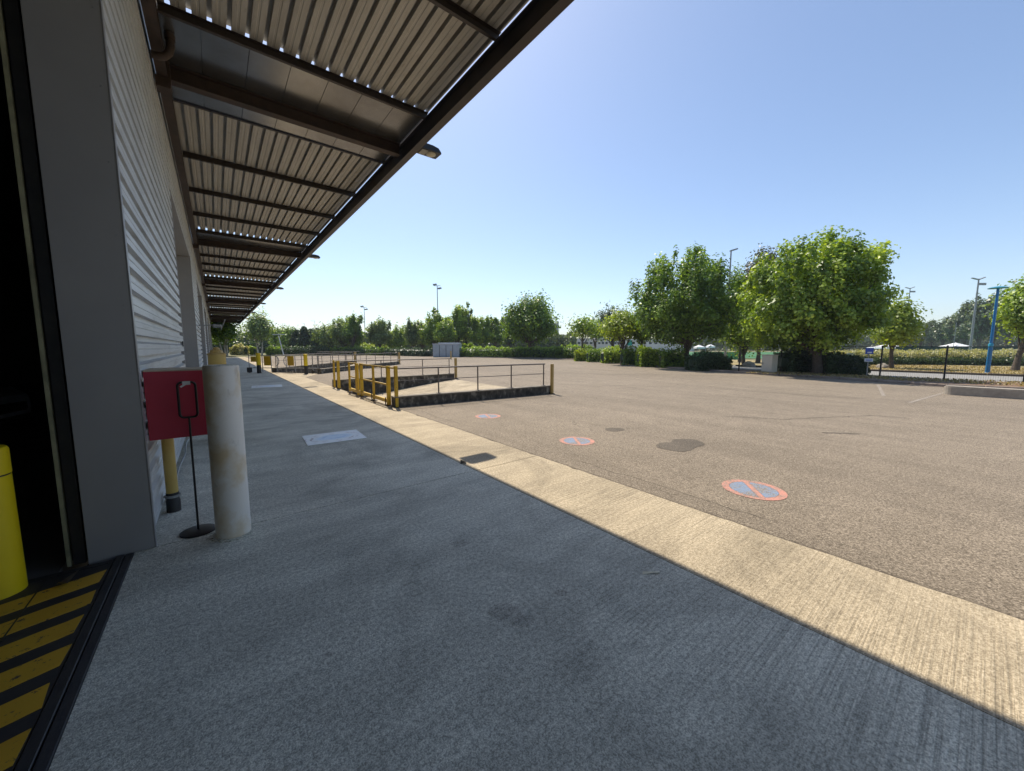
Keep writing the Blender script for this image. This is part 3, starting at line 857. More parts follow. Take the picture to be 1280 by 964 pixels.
for k in range(-2, 7):
    yb = 7.72 + PER*k
    if yb < Y0: ybm = None
    if yb > Y0 and yb < Y1:
        ibeam_x('main_beam', yb, .15, 5.30, 5.515, -.30, 3.165, M['rust'])
        # bracket plates at the wall
        m = MB(); m.box(-.44, -.28, yb-.10, yb+.10, 5.16, 5.30); m.box(-.30, -.27, yb-.12, yb+.12, 5.20, 5.54); m.build('wall_bracket', M['rust'], can)
    t0, t1 = yb-1.12, yb+.93
    if t1 > Y0 and t0 < Y1:
        # gutter tray in separate panels
        xs = [-.42, .10, .62, 1.12, 1.62, 2.12, 2.64, 3.20]
        for a, b in zip(xs[:-1], xs[1:]):
            m = MB(); m.box(a+.004, b-.004, max(t0, Y0), min(t1, Y1), 5.522, 5.530)
            m.box(b-.010, b-.004, max(t0, Y0), min(t1, Y1), 5.530, 5.548)
            m.build('tray_panel', M['tray'], can)
        m = MB(); m.box(-.42, 3.20, max(t0, Y0), min(t1, Y1), 5.546, 5.552); m.build('tray_backing', M['tray'], can)
    py = [yb+.95, yb+3.28, yb+5.55, yb+7.82, yb+PER-1.15]
    for yy in py:
        if Y0 < yy < Y1:
            m = MB(); m.box(-.30, 3.25, yy-.025, yy+.025, 5.502, 5.508); m.box(-.30, 3.25, yy+.021, yy+.027, 5.508, 5.618); m.box(-.30, 3.25, yy-.025, yy+.02, 5.612, 5.618)
            m.build('purlin', M['steel_brown'], can)
    s0, s1 = max(yb+.90, Y0), min(yb+PER-1.10, Y1)
    m = MB(); m.box(-.475, -.30, max(yb-1.12, Y0), min(yb+PER-1.125, Y1), 5.684, 5.69); m.build('wall_light_seal', M['tray'], can)  # added strip that blocks the sliver of daylight along the wall
    if s1 > s0:
        x = -.375
        for n in (5, 4, 5, 4):
            profile_sheet(x, n, s0, s1, 5.622); x += n*.2
def lamp(label, y, seed):
    root = thing('canopy_floodlight', label, 'floodlight', (3.30, y, 5.33), 'floodlights along the canopy edge')
    m = MB()
    w = .14
    prof = [(3.37, w*.96), (3.42, w), (3.62, w), (3.74, w), (3.80, w*.92)]
    vs = [(x, y-a, 5.30) for x, a in prof] + [(x, y+a, 5.30) for x, a in prof[::-1]]
    n = len(vs)
    zt = {3.37: 5.38, 3.42: 5.405, 3.62: 5.405, 3.74: 5.385, 3.80: 5.33}
    vt = [(x-.005 if x > 3.7 else x, yy, zt[x]) for x, yy, z in vs]
    m.add(vs+vt, [tuple(range(n-1, -1, -1)), tuple(range(n, 2*n))]+[(i, (i+1)%n, n+(i+1)%n, n+i) for i in range(n)])
    m.build('housing', M['black_steel'], root)
    m = MB(); m.cbox(3.40, 3.53, y-w*.72, y+w*.72, 5.285, 5.299, .004); m.build('ballast_cover', simple('lamp_grey_'+str(seed), (.35, .33, .28), (.25, .24, .2), 5, .5), root)
    m = MB(); m.lathe([(.02, 5.262), (.07, 5.270), (.095, 5.285), (.1, 5.299)], 0, 0, 16)
    o = m.build('lens', simple('lamp_lens_'+str(seed), (.55, .48, .34), (.45, .38, .26), 9, .25), root, True, world=False)
    o.location = (3.63-3.30, 0, -5.33); 
    m = MB(); m.bar((3.29, y, 5.36), (3.39, y, 5.35), .05, .04); m.build('arm', M['steel_brown'], root)
lbl = ['nearest floodlight poking out from the canopy edge against the sky', 'second floodlight along the canopy edge', 'third floodlight along the canopy edge',
       'fourth floodlight along the canopy edge', 'fifth floodlight along the canopy edge, small and far', 'sixth floodlight along the canopy edge, at the far end']
for k in range(6): lamp(lbl[k], 7.25 + PER*k, k)
# rusty elbow of a rainwater pipe between wall beam and tray
pp = [(-.22, 6.95, 5.52), (-.22, 6.95, 5.36), (-.24, 6.95, 5.28), (-.29, 6.96, 5.22), (-.36, 6.97, 5.20), (-.42, 6.97, 5.20)]
m = MB(); m.tube(pp, .045, 12); m.lathe([(.055, 5.44), (.055, 5.5)], -.22, 6.95, 12); o = m.build('rainwater_elbow', M['rust'], can, True)
# wall lamp bracket far along the wall
wl = thing('wall_lamp', 'small grey swivel lamp bracket on the warehouse wall beyond the second opening', 'wall lamp', (-.4, 18.2, 2.2))
m = MB(); m.bar((-.45, 18.2, 2.25), (.05, 18.2, 2.28), .05, .04); m.build('arm', M['galv'], wl)
m = MB(); m.cbox(-.05, .22, 18.08, 18.34, 2.18, 2.32, .03); m.build('lamp_head', M['galv'], wl)
m = MB(); m.bar((.2, 18.2, 2.12), (.34, 18.2, 2.5), .03, .03); m.build('visor', M['reveal'], wl)

# ================================================================== NEAR OBJECTS
# striped threshold plate in the doorway
pad = thing('threshold_ramp', 'black and amber striped steel threshold plate in the open doorway', 'threshold plate', (-.75, 1.5, 0))
m = MB(); m.box(-1.9, -.64, -2.1, 3.60, -.05, .004); m.build('plate', M['pad_black'], pad)
yy = 3.45; x0, x1 = -1.62, -.642; rgs = random.Random(4)
while yy > -1.9:
    sh = (x1-x0)*.30; m = MB(); n = 14
    top = []; bot = []
    for i in range(n+1):
        f = i/n; x = x1+(x0-x1)*f; top.append((x, yy-sh*f+rgs.uniform(-.003, .003))); bot.append((x, yy-.155-sh*f+rgs.uniform(-.003, .003)))
    top[0] = (x1+rgs.uniform(-.02, 0), top[0][1]); bot[0] = (x1+rgs.uniform(-.02, 0), bot[0][1])
    m.poly(top + bot[::-1], .0045, .0068); m.build('amber_stripe', M['pad_yellow'], pad); yy -= .262
# floor joint and loose bits at the back of the plate
m = MB(); m.box(-1.5, -.66, 3.545, 3.555, .0, .0075); m.box(-.93, -.922, 2.9, 3.59, .0, .0072); m.build('seam', M['black'], pad)
m = MB(); m.add([(-.86, 3.40, .01), (-.80, 3.50, .012), (-.77, 3.47, .045), (-.80, 3.36, .02), (-.83, 3.34, .05)], [(0, 1, 2, 3), (0, 3, 4)]); o = m.build('crumpled_wrapper', M['grey_rail']); tag(o, 'crumpled grey wrapper on the striped plate at the foot of the door guide', 'litter')
fr = thing('channel_edging', 'pair of worn black edging strips between the striped plate and the concrete platform', 'edging', (-.59, 1.5, 0))
m = MB(); m.cbox(-.637, -.594, -2.1, 3.63, -.05, .008, .003); m.build('rail', M['pad_black'], fr)
m = MB(); m.cbox(-.589, -.548, -2.1, 3.63, -.05, .006, .003); m.build('rail', M['black_steel_worn'], fr)

# bright yellow bollard inside the doorway
yb_ = thing('door_bollard', 'bright yellow bollard with a black seam standing in the dark doorway', 'bollard', (-1.10, 3.50, 0))
m = MB(); m.lathe([(.108, -.02), (.106, .71)], -1.10, 3.50, 40); m.build('tube', M['yellow_smooth'], yb_, True)
m = MB(); m.lathe([(.103, .708), (.103, .722)], -1.10, 3.50, 40); m.build('seam', M['black'], yb_, True)
m = MB(); m.lathe([(.108, .720), (.108, .86), (.100, .875), (.06, .885)], -1.10, 3.50, 40); m.build('cap', M['yellow_smooth'], yb_, True)
# big white bollard
wb = thing('white_bollard', 'big weathered white bollard with faded yellow patches, nearest on the platform', 'bollard', (.02, 3.55, 0))
m = MB(); m.lathe([(.112, -.02), (.1115, .4), (.111, 1.30), (.107, 1.312)], .02, 3.55, 56); m.build('tube', M['bollard'], wb, True)
m = MB(); m.lathe([(.104, 1.300), (.104, 1.316), (.095, 1.318)], .02, 3.55, 40); m.build('fill_top', M['slab'], wb, True)
m = MB()
rg = random.Random(3)
vs = []
for k in range(40):
    a = 2*math.pi*k/40; r = .125 + rg.uniform(0, .025); vs.append((.02+r*math.cos(a), 3.55+r*math.sin(a)))
m.poly(vs, .0, .006); m.build('mortar_collar', M['slab'], wb)
# yellow bollard behind with stepped cap
cb = thing('capped_bollard', 'faded yellow bollard with a stepped cap, mostly hidden behind the big white one', 'bollard', (.0, 7.35, 0))
m = MB(); m.lathe([(.112, -.02), (.112, 1.33)], 0, 7.35, 32); m.build('tube', M['yellow_old'], cb, True)
m = MB(); m.lathe([(.120, 1.33), (.120, 1.35), (.085, 1.365), (.075, 1.40), (.045, 1.415), (.04, 1.44), (.015, 1.45)], 0, 7.35, 32); m.build('cap', M['ochre'], cb, True)
# red box on the wall
rb = thing('red_wall_box', 'dark red open-topped box fixed on the warehouse wall beside the big white bollard', 'box', (-.25, 4.1, .72))
x0, x1, y0, y1, z0, z1 = -.448, .035, 3.95, 4.32, .73, 1.262
m = MB(); m.box(x0, x1, y0, y0+.016, z0, z1); m.build('front_panel', M['red'], rb)
m = MB(); m.box(x0, x1, y1-.016, y1, z0, z1); m.build('rear_panel', M['red'], rb)
m = MB(); m.box(x1-.016, x1, y0+.017, y1-.017, z0, z1); m.build('side_panel', M['red'], rb)
m = MB(); m.box(x0, x1-.017, y0+.017, y1-.017, z0, z0+.015); m.build('bottom_panel', M['red'], rb)
m = MB(); m.box(x0+.002, x1+.004, y0-.003, y1+.003, z1+.001, z1+.013); m.build('lid', M['plywood'], rb)
# yellow pipe with black foot
pi = thing('wall_pipe', 'faded yellow pipe with a black clamped foot below the red box', 'pipe', (-.385, 4.38, 0))
m = MB(); m.lathe([(.042, .17), (.042, .729)], -.385, 4.38, 20); m.build('tube', M['yellow_old'], pi, True)
m = MB(); m.lathe([(.050, 0), (.050, .10), (.045, .11), (.045, .172)], -.385, 4.38, 20); m.build('foot', M['black'], pi, True)
m = MB(); m.lathe([(.054, .13), (.054, .15)], -.385, 4.38, 20); m.box(-.445, -.38, 4.37, 4.39, .135, .15); m.build('clamp', M['galv'], pi, True)
# empty frame sign stand
st = thing('sign_stand', 'thin black floor stand with an empty rounded frame in front of the red box', 'sign stand', (-.20, 3.76, 0))
sx, sy = -.20, 3.76
m = MB(); m.lathe([(.115, 0), (.115, .008), (.10, .014), (.012, .02)], sx, sy, 40); m.build('base_disc', M['black_steel'], st, True)
m = MB(); m.tube([(sx, sy, .01), (sx+.004, sy, .915)], .0075, 10); m.build('pole', M['black_steel'], st, True)
m = MB(); hw, z0, z1, r = .052, .915, 1.185, .028; pts = []
for cx, cz, a0 in ((hw-r, z0+r, -90), (hw-r, z1-r, 0), (-hw+r, z1-r, 90), (-hw+r, z0+r, 180)):
    for k in range(6):
        a = rad(a0 + 18*k); pts.append((sx+.004+cx+r*math.cos(a), sy, cz+r*math.sin(a)))
pts.append(pts[0]); m.tube(pts, .0085, 8, False); m.build('frame', M['black_steel'], st, True)
m = MB(); m.box(sx-.018, sx+.028, sy-.012, sy-.0095, 1.165, 1.192); m.bar((sx-.03, sy-.011, 1.15), (sx+.02, sy-.011, 1.183), .003, .012); m.build('tape_scrap', M['white_tape'], st)
# printed panels lying on the platform
def floor_panel(label, cx, cy, lx, ly, rot):
    m = MB(); m.box(-lx/2, lx/2, -ly/2, ly/2, .002, .006); o = m.build('floor_panel', M['panel']); o.location = (cx, cy, 0); o.rotation_euler = (0, 0, rot)
    tag(o, label, 'floor marking', 'printed panels on the platform floor')
floor_panel('near pale panel with curved blue print lying on the shaded platform', 1.41, 6.45, .84, .74, rad(-3))
floor_panel('far pale panel on the shaded platform, short of the rolling barrier', 1.40, 16.5, .95, 1.0, rad(-5))
# small dry leaf at the shadow edge
m = MB(); m.add([(2.30, 3.96, .002), (2.36, 3.93, .03), (2.40, 3.99, .004), (2.34, 4.03, .035)], [(0, 1, 2, 3)]); o = m.build('fallen_leaf', simple('dead_leaf', (.06, .045, .02), (.03, .02, .01), 9, .8))
tag(o, 'small dark dead leaf on the shadow line beside the floodlight shadow', 'leaf')
m = MB(); m.add([(2.06, 1.26, .002), (2.16, 1.20, .010), (2.165, 1.212, .003), (2.07, 1.272, .012)], [(0, 1, 2, 3)]); o = m.build('straw', simple('straw', (.9, .85, .68), (.8, .74, .55), 9, .8))
tag(o, 'pale dry straw on the shaded concrete at lower right', 'straw')

# painted no-parking roundels and stains on the asphalt
def roundel(label, cx, cy, R, rot):
    root = thing('no_parking_roundel', label, 'road marking', (cx, cy, 0), 'no parking roundels painted on the asphalt')
    root.rotation_euler = (0, 0, rot)
    def seg(r0, r1, n=48, a0=0, a1=2*math.pi, z=-.0025):
        m = MB(); vs = []
        for k in range(n+1):
            a = a0+(a1-a0)*k/n; vs += [(r0*math.cos(a), r0*math.sin(a), z), (r1*math.cos(a), r1*math.sin(a), z)]
        m.add(vs, [(2*i, 2*i+1, 2*i+3, 2*i+2) for i in range(n)]); return m
    seg(R*.76, R).build('red_ring', M['paint_red'], root, world=False)
    h = R*.10
    for s in (1, -1):
        m = MB(); pts = []
        a_ = math.asin(h/(R*.75))
        for k in range(25):
            a = a_ + (math.pi-2*a_)*k/24; pts.append((R*.75*math.cos(a), s*R*.75*math.sin(a), -.0025))
        m.add(pts, [tuple(range(25)) if s > 0 else tuple(range(24, -1, -1))]); m.build('blue_half', M['paint_blue'], root, world=False)
    m = MB(); w = R*.755
    m.add([(-w, -h*.92, -.002), (w, -h*.92, -.002), (w, h*.92, -.002), (-w, h*.92, -.002)], [(0, 1, 2, 3)]); m.build('red_bar', M['paint_red'], root, world=False)
roundel('nearest and largest no parking roundel of worn red and blue paint', 4.25, 1.39, .285, rad(38))
roundel('middle no parking roundel of worn red and blue paint, left of the two dark stains', 4.33, 3.87, .27, rad(53))
roundel('farthest no parking roundel, beside the nearest bay wall', 4.43, 6.46, .27, rad(67))
def stain(label, cx, cy, blobs, seed, name='oil_stain', z=-.0022, mat='oil'):
    rg = random.Random(seed); m = MB(); pts = []
    for k in range(56):
        a = 2*math.pi*k/56; best = 0
        for bx, by, br in blobs:
            b = bx*math.cos(a)+by*math.sin(a); c = bx*bx+by*by-br*br; D = b*b-c
            if D >= 0: best = max(best, b+math.sqrt(D))
        best = max(best, blobs[0][2]*.5) * (1+.04*math.sin(a*7+seed)+rg.uniform(-.03, .03)); pts.append((cx+best*math.cos(a), cy+best*math.sin(a), z))
    m.add(pts, [tuple(range(56))]); o = m.build(name, M[mat])
    tag(o, label, 'stain')
stain('larger dark oil stain of two joined blobs on the asphalt', 5.35, 2.73, [(-.16, .02, .25), (.25, .02, .23), (.05, 0, .2)], 1)
stain('small dark oil stain on the asphalt, farther than the larger one', 5.44, 4.02, [(0, 0, .14), (.1, -.05, .1)], 2)
# faded bay lines at the right
for i, (px, py, rr, lab) in enumerate(((575, 680, .05, 'small dark spot on the shaded slab, left of the brushed area'), (628, 764, .065, 'larger dark blotch on the shaded slab, nearest the middle of the photo'), (652, 776, .05, 'dark blotch touching the right of the larger one on the shaded slab'),
        (412, 818, .014, 'tiny dark gum spot on the shaded slab toward lower left'), (512, 865, .012, 'tiny dark gum spot on the shaded slab, lowest one'), (700, 741, .03, 'faint dark spot on the shaded slab right of the larger blotch'))):
    gx, gy = gpt(px, py); stain(lab, gx, gy, [(0, 0, rr), (rr*.8, -rr*.3, rr*.6), (-rr*.6, rr*.5, rr*.5)], 30+i, 'slab_stain', .0012, 'slab_dark')
stain('dark tyre scuff on the asphalt right of the two oil stains', 8.2, 1.5, [(-.10, .12, .06), (0, 0, .07), (.12, -.12, .06), (.2, -.22, .05)], 9, 'tyre_scuff')
def seam(label, pts, w=.022):
    m = MB(); P = []
    rgm = random.Random(len(label))
    for (ax, ay), (bx, by) in zip(pts[:-1], pts[1:]):
        n = 24
        for i in range(n): P.append((ax+(bx-ax)*i/n+rgm.uniform(-.03, .03), ay+(by-ay)*i/n+rgm.uniform(-.03, .03)))
    n = len(P); vs = []
    for i, (x, y) in enumerate(P):
        q = P[min(i+1, n-1)]; p = P[max(i-1, 0)]; d = Vector((q[0]-p[0], q[1]-p[1])).normalized(); ww = w*rgm.uniform(.4, 1.1)
        vs += [(x-d.y*ww, y+d.x*ww, -.0035), (x+d.y*ww, y-d.x*ww, -.0035)]
    m.add(vs, [(2*i+1, 2*i+3, 2*i+2, 2*i) for i in range(n-1)]); o = m.build('paving_seam', M['oil']); tag(o, label, 'paving seam')
seam('long dark paving seam across the asphalt beyond the ochre posts', [gpt(640, 466.5), gpt(880, 469), gpt(1020, 475)], .06)
seam('dark crack wandering over the asphalt right of the oil stains', [gpt(905, 520), gpt(980, 524), gpt(1090, 519), gpt(1140, 523)], .02)
seam('faint paving seam behind the nearest bay wall post', [gpt(700, 480), gpt(860, 484), gpt(1100, 500)], .035)
def line(label, a, b, w):
    m = MB(); m.bar((a[0], a[1], -.003), (b[0], b[1], -.003), w, .003); o = m.build('parking_line', M['paint_white']); tag(o, label, 'road marking', 'faded parking bay lines')
line('faded white bay line by the kerb, the one nearest the big maple', (15.6, 1.85), (20.2, 2.6), .09)
line('faded white bay line short of the concrete kerb block', (14.2, 1.2), (18.8, .75), .08)

# ================================================================== KERBS, VERGE, ROAD, GRASS
KL = LOT[1:14]
kr = thing('kerb', 'low worn kerb round the outer edge of the car park', None, (21.4, 0, 0), kind='structure')
rg = random.Random(11)
base_k = None
def kerb_run(root, pts, step, w, z1, mat, name='kerbstone'):
    proto = None
    for (ax, ay), (bx, by) in zip(pts[:-1], pts[1:]):
        L_ = math.hypot(bx-ax, by-ay); n = max(1, round(L_/step)); rot = math.atan2(by-ay, bx-ax)
        for i in range(n):
            f = (i+.5)/n; ln = L_/n
            if proto is None:
                m = MB(); m.cbox(-.5, .5, 0, w, -.15, z1, .02); proto = m.build(name, mat, root, world=False); o = proto
            else:
                o = proto.copy(); col.objects.link(o)
            o.location = (ax+(bx-ax)*f-root.location.x, ay+(by-ay)*f-root.location.y, rg.uniform(-.008, .006)-root.location.z)
            o.rotation_euler = (0, 0, rot); o.scale = ((ln-.012), 1, 1)
kp = [(x, y) for x, y in KL][::-1]
kerb_run(kr, kp, 1.15, .15, .10, M['kerb_pink'])
# verge of mulch behind the kerb
vg = []
inner = [(x+.14, y) for x, y in KL]
outer = [(24.6, -14), (24.8, -.9), (24.9, 2.8), (25.4, 5.4), (25.6, 8.5), (27.4, 12.2), (29.6, 17), (35, 24), (37.5, 34), (33, 46), (31, 52), (31.5, 69.5)]
m = MB(); ring = inner + [(27.84, 69.2)] + outer[::-1]
vs2, es, fs, *_ = delaunay_2d_cdt([Vector(p) for p in ring], [(i, (i+1) % len(ring)) for i in range(len(ring))], [], 1, 1e-5)
m.add([(v.x, v.y, .07+.015*math.sin(v.x*3+v.y*2)) for v in vs2], [tuple(f) for f in fs]); tag(m.build('verge', M['soil']), kind='structure')
# road beyond the fence
m = MB(); m.add([(24.9, -60, .0), (31.0, -60, .0), (31.2, 6, .0), (33, 14, 0), (42, 24, 0), (36, 24, 0), (29.7, 16.5, 0), (26, 9, 0), (25.2, 3, 0)], [(0, 1, 2, 3, 4, 5, 6, 7, 8)]); tag(m.build('road', M['road']), kind='structure')
k2 = thing('road_kerb', 'dark low kerb on the far side of the road beyond the fence', None, (31, 0, 0), kind='structure')
kerb_run(k2, [(31.25, 12), (31.05, 0), (31.0, -14)], 1.6, .15, .11, M['bark'])
kk = thing('road_kerb', 'near kerb of the road just beyond the mesh fence', None, (25, 0, 0), kind='structure')
m = MB(); m.add([(31.1, -60, .03), (46, -60, .03), (46, 16, .03), (42, 23.5, .03), (33.1, 13.8, .03), (31.3, 6, .03)], [(0, 1, 2, 3, 4, 5)]); tag(m.build('dry_lawn', M['dry_grass']), kind='structure')
bpy.data.objects.remove(kk)
# dry grass tufts on verge and lawn
rng = np.random.default_rng(5)
n = 16000
X = np.concatenate([rng.uniform(22.2, 24.9, 4000), rng.uniform(31.4, 44, n-4000)]); Y = rng.uniform(-12, 8, n)
P = np.stack([X, Y, np.where(X < 30, .10, .06)], 1)
o = leaves('grass_tufts', P, .065, rng.uniform(0, 1, n), leaf_mat('leaf_dry_grass', (.20, .15, .06), (.34, .26, .12), (.46, .38, .2), .2), None, rng, -.2)
tag(o, 'dry straw coloured grass on the verge and the lawn beyond the road', 'grass', kind='stuff')
# long concrete kerb block at the right
kb = thing('kerb_block', 'long weathered concrete kerb block with rounded end standing on the asphalt at the right', 'concrete kerb', (19.6, -3, 0))
ax, ay = gpt(1187, 497); 
m = MB()
prof = []
bx0 = 19.35 - 0.0
kx, ky = 17.85, .82
d = Vector((kx, ky)); 
def kblock(x0, x1, y0, y1):
    m = MB(); n = 10; pts = []
    for k in range(n+1):
        a = math.pi*k/n; pts.append(((x0+x1)/2+(x1-x0)/2*math.cos(a), y1-(x1-x0)/2+(x1-x0)/2*math.sin(a)))
    pts += [(x0, y0), (x1, y0)]
    m.poly(pts, -.05, .23)
    # softened top
    q = [(p[0]*.985+((x0+x1)/2)*.015, p[1]-.0) for p in pts]
    m.poly([((x0+x1)/2+(px_-(x0+x1)/2)*.88, min(py_, y1-.03)) for px_, py_ in pts], .228, .26)
    return m
for i, (y0, y1) in enumerate(((-2.2, .80), (-5.2, -2.215), (-8.2, -5.215), (-11.2, -8.215))):
    if i == 0: kblock(17.6, 18.05, y0, y1).build('block', M['kerb'], kb)
    else:
        m = MB(); m.poly([(17.6, y0), (18.05, y0), (18.05, y1), (17.6, y1)], -.05, .23); m.poly([(17.627, y0), (18.023, y0), (18.023, y1), (17.627, y1)], .228, .26); m.build('block', M['kerb'], kb)

# ================================================================== MESH FENCE
fn = thing('mesh_fence', 'black welded mesh fence on thin posts along the verge of the car park', 'fence', (24.6, 0, .05))
fpts = [(23.9, 13.9), (23.75, 11.4), (23.7, 8.9), (24.7, 7.15), (24.75, 5.2), (24.65, 3.14), (24.3, 1.12), (24.5, -.9), (24.5, -2.9), (24.5, -4.9), (24.5, -6.9), (24.5, -8.9), (24.5, -10.9)]
pst = None
for i, (x, y) in enumerate(fpts):
    if i < 2: continue
    if pst is None:
        m = MB(); m.cbox(-.03, .03, -.03, .03, 0, 1.46, .006); m.box(-.036, .036, -.036, .036, 1.46, 1.475); pst = m.build('post', M['black'], fn, world=False); o = pst
    else: o = pst.copy(); col.objects.link(o)
    o.location = (x-24.6, y, 0)
for (ax, ay), (bx, by) in zip(fpts[2:-1], fpts[3:]):
    m = MB(); L_ = math.hypot(bx-ax, by-ay); n = int(L_/.06)
    for k in range(n+1):
        f = k/n; x = ax+(bx-ax)*f; y = ay+(by-ay)*f
        m.tube([(x, y, .10), (x, y, 1.46)], .0028, 3, False)
    for z in (.12, .32, .52, .72, .92, 1.12, 1.32, 1.45):
        m.tube([(ax, ay, z), (bx, by, z)], .004, 3, False)
    m.tube([(ax, ay, 1.47), (bx, by, 1.47)], .009, 4, False)
    m.build('mesh_panel', M['black'], fn)

# ================================================================== ROADSIDE THINGS
def cabinet():
    x, y = gpt(961, 467.5)
    r = thing('utility_cabinet', 'beige utility cabinet on the verge between the two big trees', 'utility cabinet', (x, y, 0))
    r.rotation_euler = (0, 0, rad(-20))
    def b(nm, mt, *a): m = MB(); m.cbox(*a, .01); return m.build(nm, mt, r, world=False)
    b('body', M['cabinet'], -.20, .20, -.30, .30, .12, 1.0); b('lid', M['cabinet'], -.23, .23, -.33, .33, 1.0, 1.05); b('plinth', M['kerb'], -.18, .18, -.28, .28, -.02, .12)
    m = MB(); m.box(-.212, -.2005, -.28, .28, .16, .97); m.build('door', M['cabinet'], r, world=False)
    m = MB(); m.cbox(-.225, -.213, .2, .23, .5, .62, .004); m.build('handle', M['black'], r, world=False)
cabinet()
def rock(label, x, y, w, h, seed):
    rg = random.Random(seed); m = MB(); vs = []; n = 11
    for i in range(6):
        t = i/5; r = w/2*math.sqrt(max(0, 1-(t*.97)**2.2))
        for k in range(n):
            a = 2*math.pi*k/n; q = r*(1+rg.uniform(-.16, .16)); vs.append((x+q*math.cos(a)*1.1, y+q*math.sin(a)*.8, -.05+h*t*(1+rg.uniform(-.06, .06))))
    fs = [(i*n+k, i*n+(k+1)%n, (i+1)*n+(k+1)%n, (i+1)*n+k) for i in range(5) for k in range(n)] + [tuple(range(5*n, 6*n))]
    m.add(vs, fs); o = m.build('boulder', M['rock']); tag(o, label, 'rock', 'boulders on the lawn by the road'); return o
x, y = gpt(936, 458.5); rock('darker angular boulder on the grass left of the beige cabinet', x, y, 1.0, .45, 1)
x, y = gpt(1103, 460.5); rock('pale boulder on the dry lawn behind the blue sign', x, y, .9, .40, 2)
x, y = gpt(1083, 472.5)
sg = thing('parking_sign', 'small blue parking sign with a white plate below on a thin post beyond the fence', 'sign', (x, y, 0))
D = 678.6/(472.5-434)
m = MB(); m.tube([(x, y, -.05), (x, y, zat(435, D))], .022, 8); m.build('post', M['galv'], sg, True)
def board(nm, mt, px, z0, z1, w, off=0):
    a = -YAW - rad(0); rx, ry = math.cos(YAW), -math.sin(YAW); fx, fy = -math.sin(YAW)*(.03+off), -math.cos(YAW)*(.03+off)
    m = MB(); m.poly([(x+fx-rx*w/2, y+fy-ry*w/2), (x+fx+rx*w/2, y+fy+ry*w/2), (x+fx*.7+rx*w/2, y+fy*.7+ry*w/2), (x+fx*.7-rx*w/2, y+fy*.7-ry*w/2)], z0, z1); return m.build(nm, mt, sg)
board('blue_board', M['sign_blue'], 1084, zat(442.5, D), zat(435, D), .38)
board('white_symbol', M['sign_white'], 1084, zat(441.5, D), zat(439.8, D), .2, .012)
board('white_plate', M['sign_white'], 1084, zat(452, D), zat(448, D), .40)
board('grey_lettering', M['sign_blue'], 1084, zat(450.6, D), zat(449.6, D), .28, .012)

# blue street lamp
def blue_lamp():
    x, y = gpt(1234, 467); D = 678.6/33
    r = thing('blue_street_lamp', 'blue street lamp with flat round shade on the dry lawn at far right', 'street lamp', (x, y, 0))
    zt = zat(363, D)
    m = MB(); m.lathe([(.13, -.05), (.13, .05), (.095, .08), (.085, 1.6)], x, y, 18); m.build('lower_pole', M['blue'], r, True)
    m = MB(); m.lathe([(.062, 1.6), (.055, zt)], x, y, 16); m.build('upper_pole', M['blue'], r, True)
    m = MB(); m.lathe([(.098, 1.45), (.098, 1.62), (.07, 1.66)], x, y, 16); m.build('collar', M['blue_top'], r, True)
    m = MB(); m.lathe([(.06, zt), (.36, zt+.03), (.38, zt+.055), (.28, zt+.10), (.08, zt+.14), (.02, zt+.15)], x, y, 28); m.build('shade', M['blue_top'], r, True)
blue_lamp()
def floodmast(label, px, D, ytop, r0, kind, group='tall floodlight masts beyond the trees', head=1.0):
    x, y = far(px, D); zt = zat(ytop, D)
    r = thing('floodlight_mast', label, 'floodlight mast', (x, y, 0), group)
    m = MB(); m.tube([(x, y, -.3), (x, y, zt*.5), (x, y, zt)], [r0, r0*.75, r0*.5], 10); m.build('mast', M['galv'], r, True)
    rx, ry = math.cos(YAW), -math.sin(YAW)
    if kind == 'cluster':
        m = MB(); w = head
        m.bar((x-rx*w, y-ry*w, zt-.1), (x+rx*w, y+ry*w, zt-.1), .14, .14); m.build('crossarm', M['galv'], r)
        for s, dz, t in ((-1, .25, 1), (-.45, .35, 1), (.5, -.9, 1), (1.0, -.8, 1)):
            m = MB(); cx = x+rx*w*s; cy = y+ry*w*s; z = zt+dz
            m.cbox(cx-.32, cx+.32, cy-.2, cy+.2, z-.28, z+.22, .06); m.build('lamp_head', M['galv'], r)
        m = MB(); m.bar((x, y, zt-.95), (x+rx*w*1.1, y+ry*w*1.1, zt-.95), .12, .12); m.build('crossarm', M['galv'], r)
    elif kind == 'flat':
        m = MB(); w = head; m.bar((x-rx*w*.1, y-ry*w*.1, zt), (x+rx*w, y+ry*w, zt+.18), .30, .12); m.build('lamp_head', M['galv'], r)
    elif kind == 'tee':
        m = MB(); w = head; m.bar((x-rx*w*1.2, y-ry*w*1.2, zt+.1), (x-rx*w*.1, y-ry*w*.1, zt-.1), .22, .10); m.build('lamp_head', M['galv'], r)
        m = MB(); m.bar((x+rx*w*.05, y+ry*w*.05, zt-.1), (x+rx*w*1.0, y+ry*w, zt+.2), .22, .10); m.build('lamp_head', M['galv'], r)
        m = MB(); m.bar((x, y, zt-.7), (x+rx*w*1.3, y+ry*w*1.3, zt-.7), .12, .30); m.build('crossarm', M['galv'], r)
    return r
floodmast('tall grey floodlight mast with lamps in two tiers behind the trees left of centre', 548, 120, 359, .22, 'cluster')
floodmast('smaller floodlight mast farther left, above the willow-like trees', 457, 150, 385, .2, 'cluster', head=1.1)
floodmast('leaning-looking pale grey mast with three lamps left of the blue street lamp', 1213, 52, 351, .15, 'tee', head=.8)
floodmast('grey mast with a bracket just right of the largest tree', 1130, 75, 362, .13, 'tee', head=.8)
floodmast('grey light column with flat head between the two big trees', 907, 36, 318, .12, 'flat', 'street light columns', head=.55)
floodmast('thin lamp column far off above the conifers, the right one of the pair', 395, 210, 402, .14, 'flat', 'thin distant lamp columns', head=-2.2)
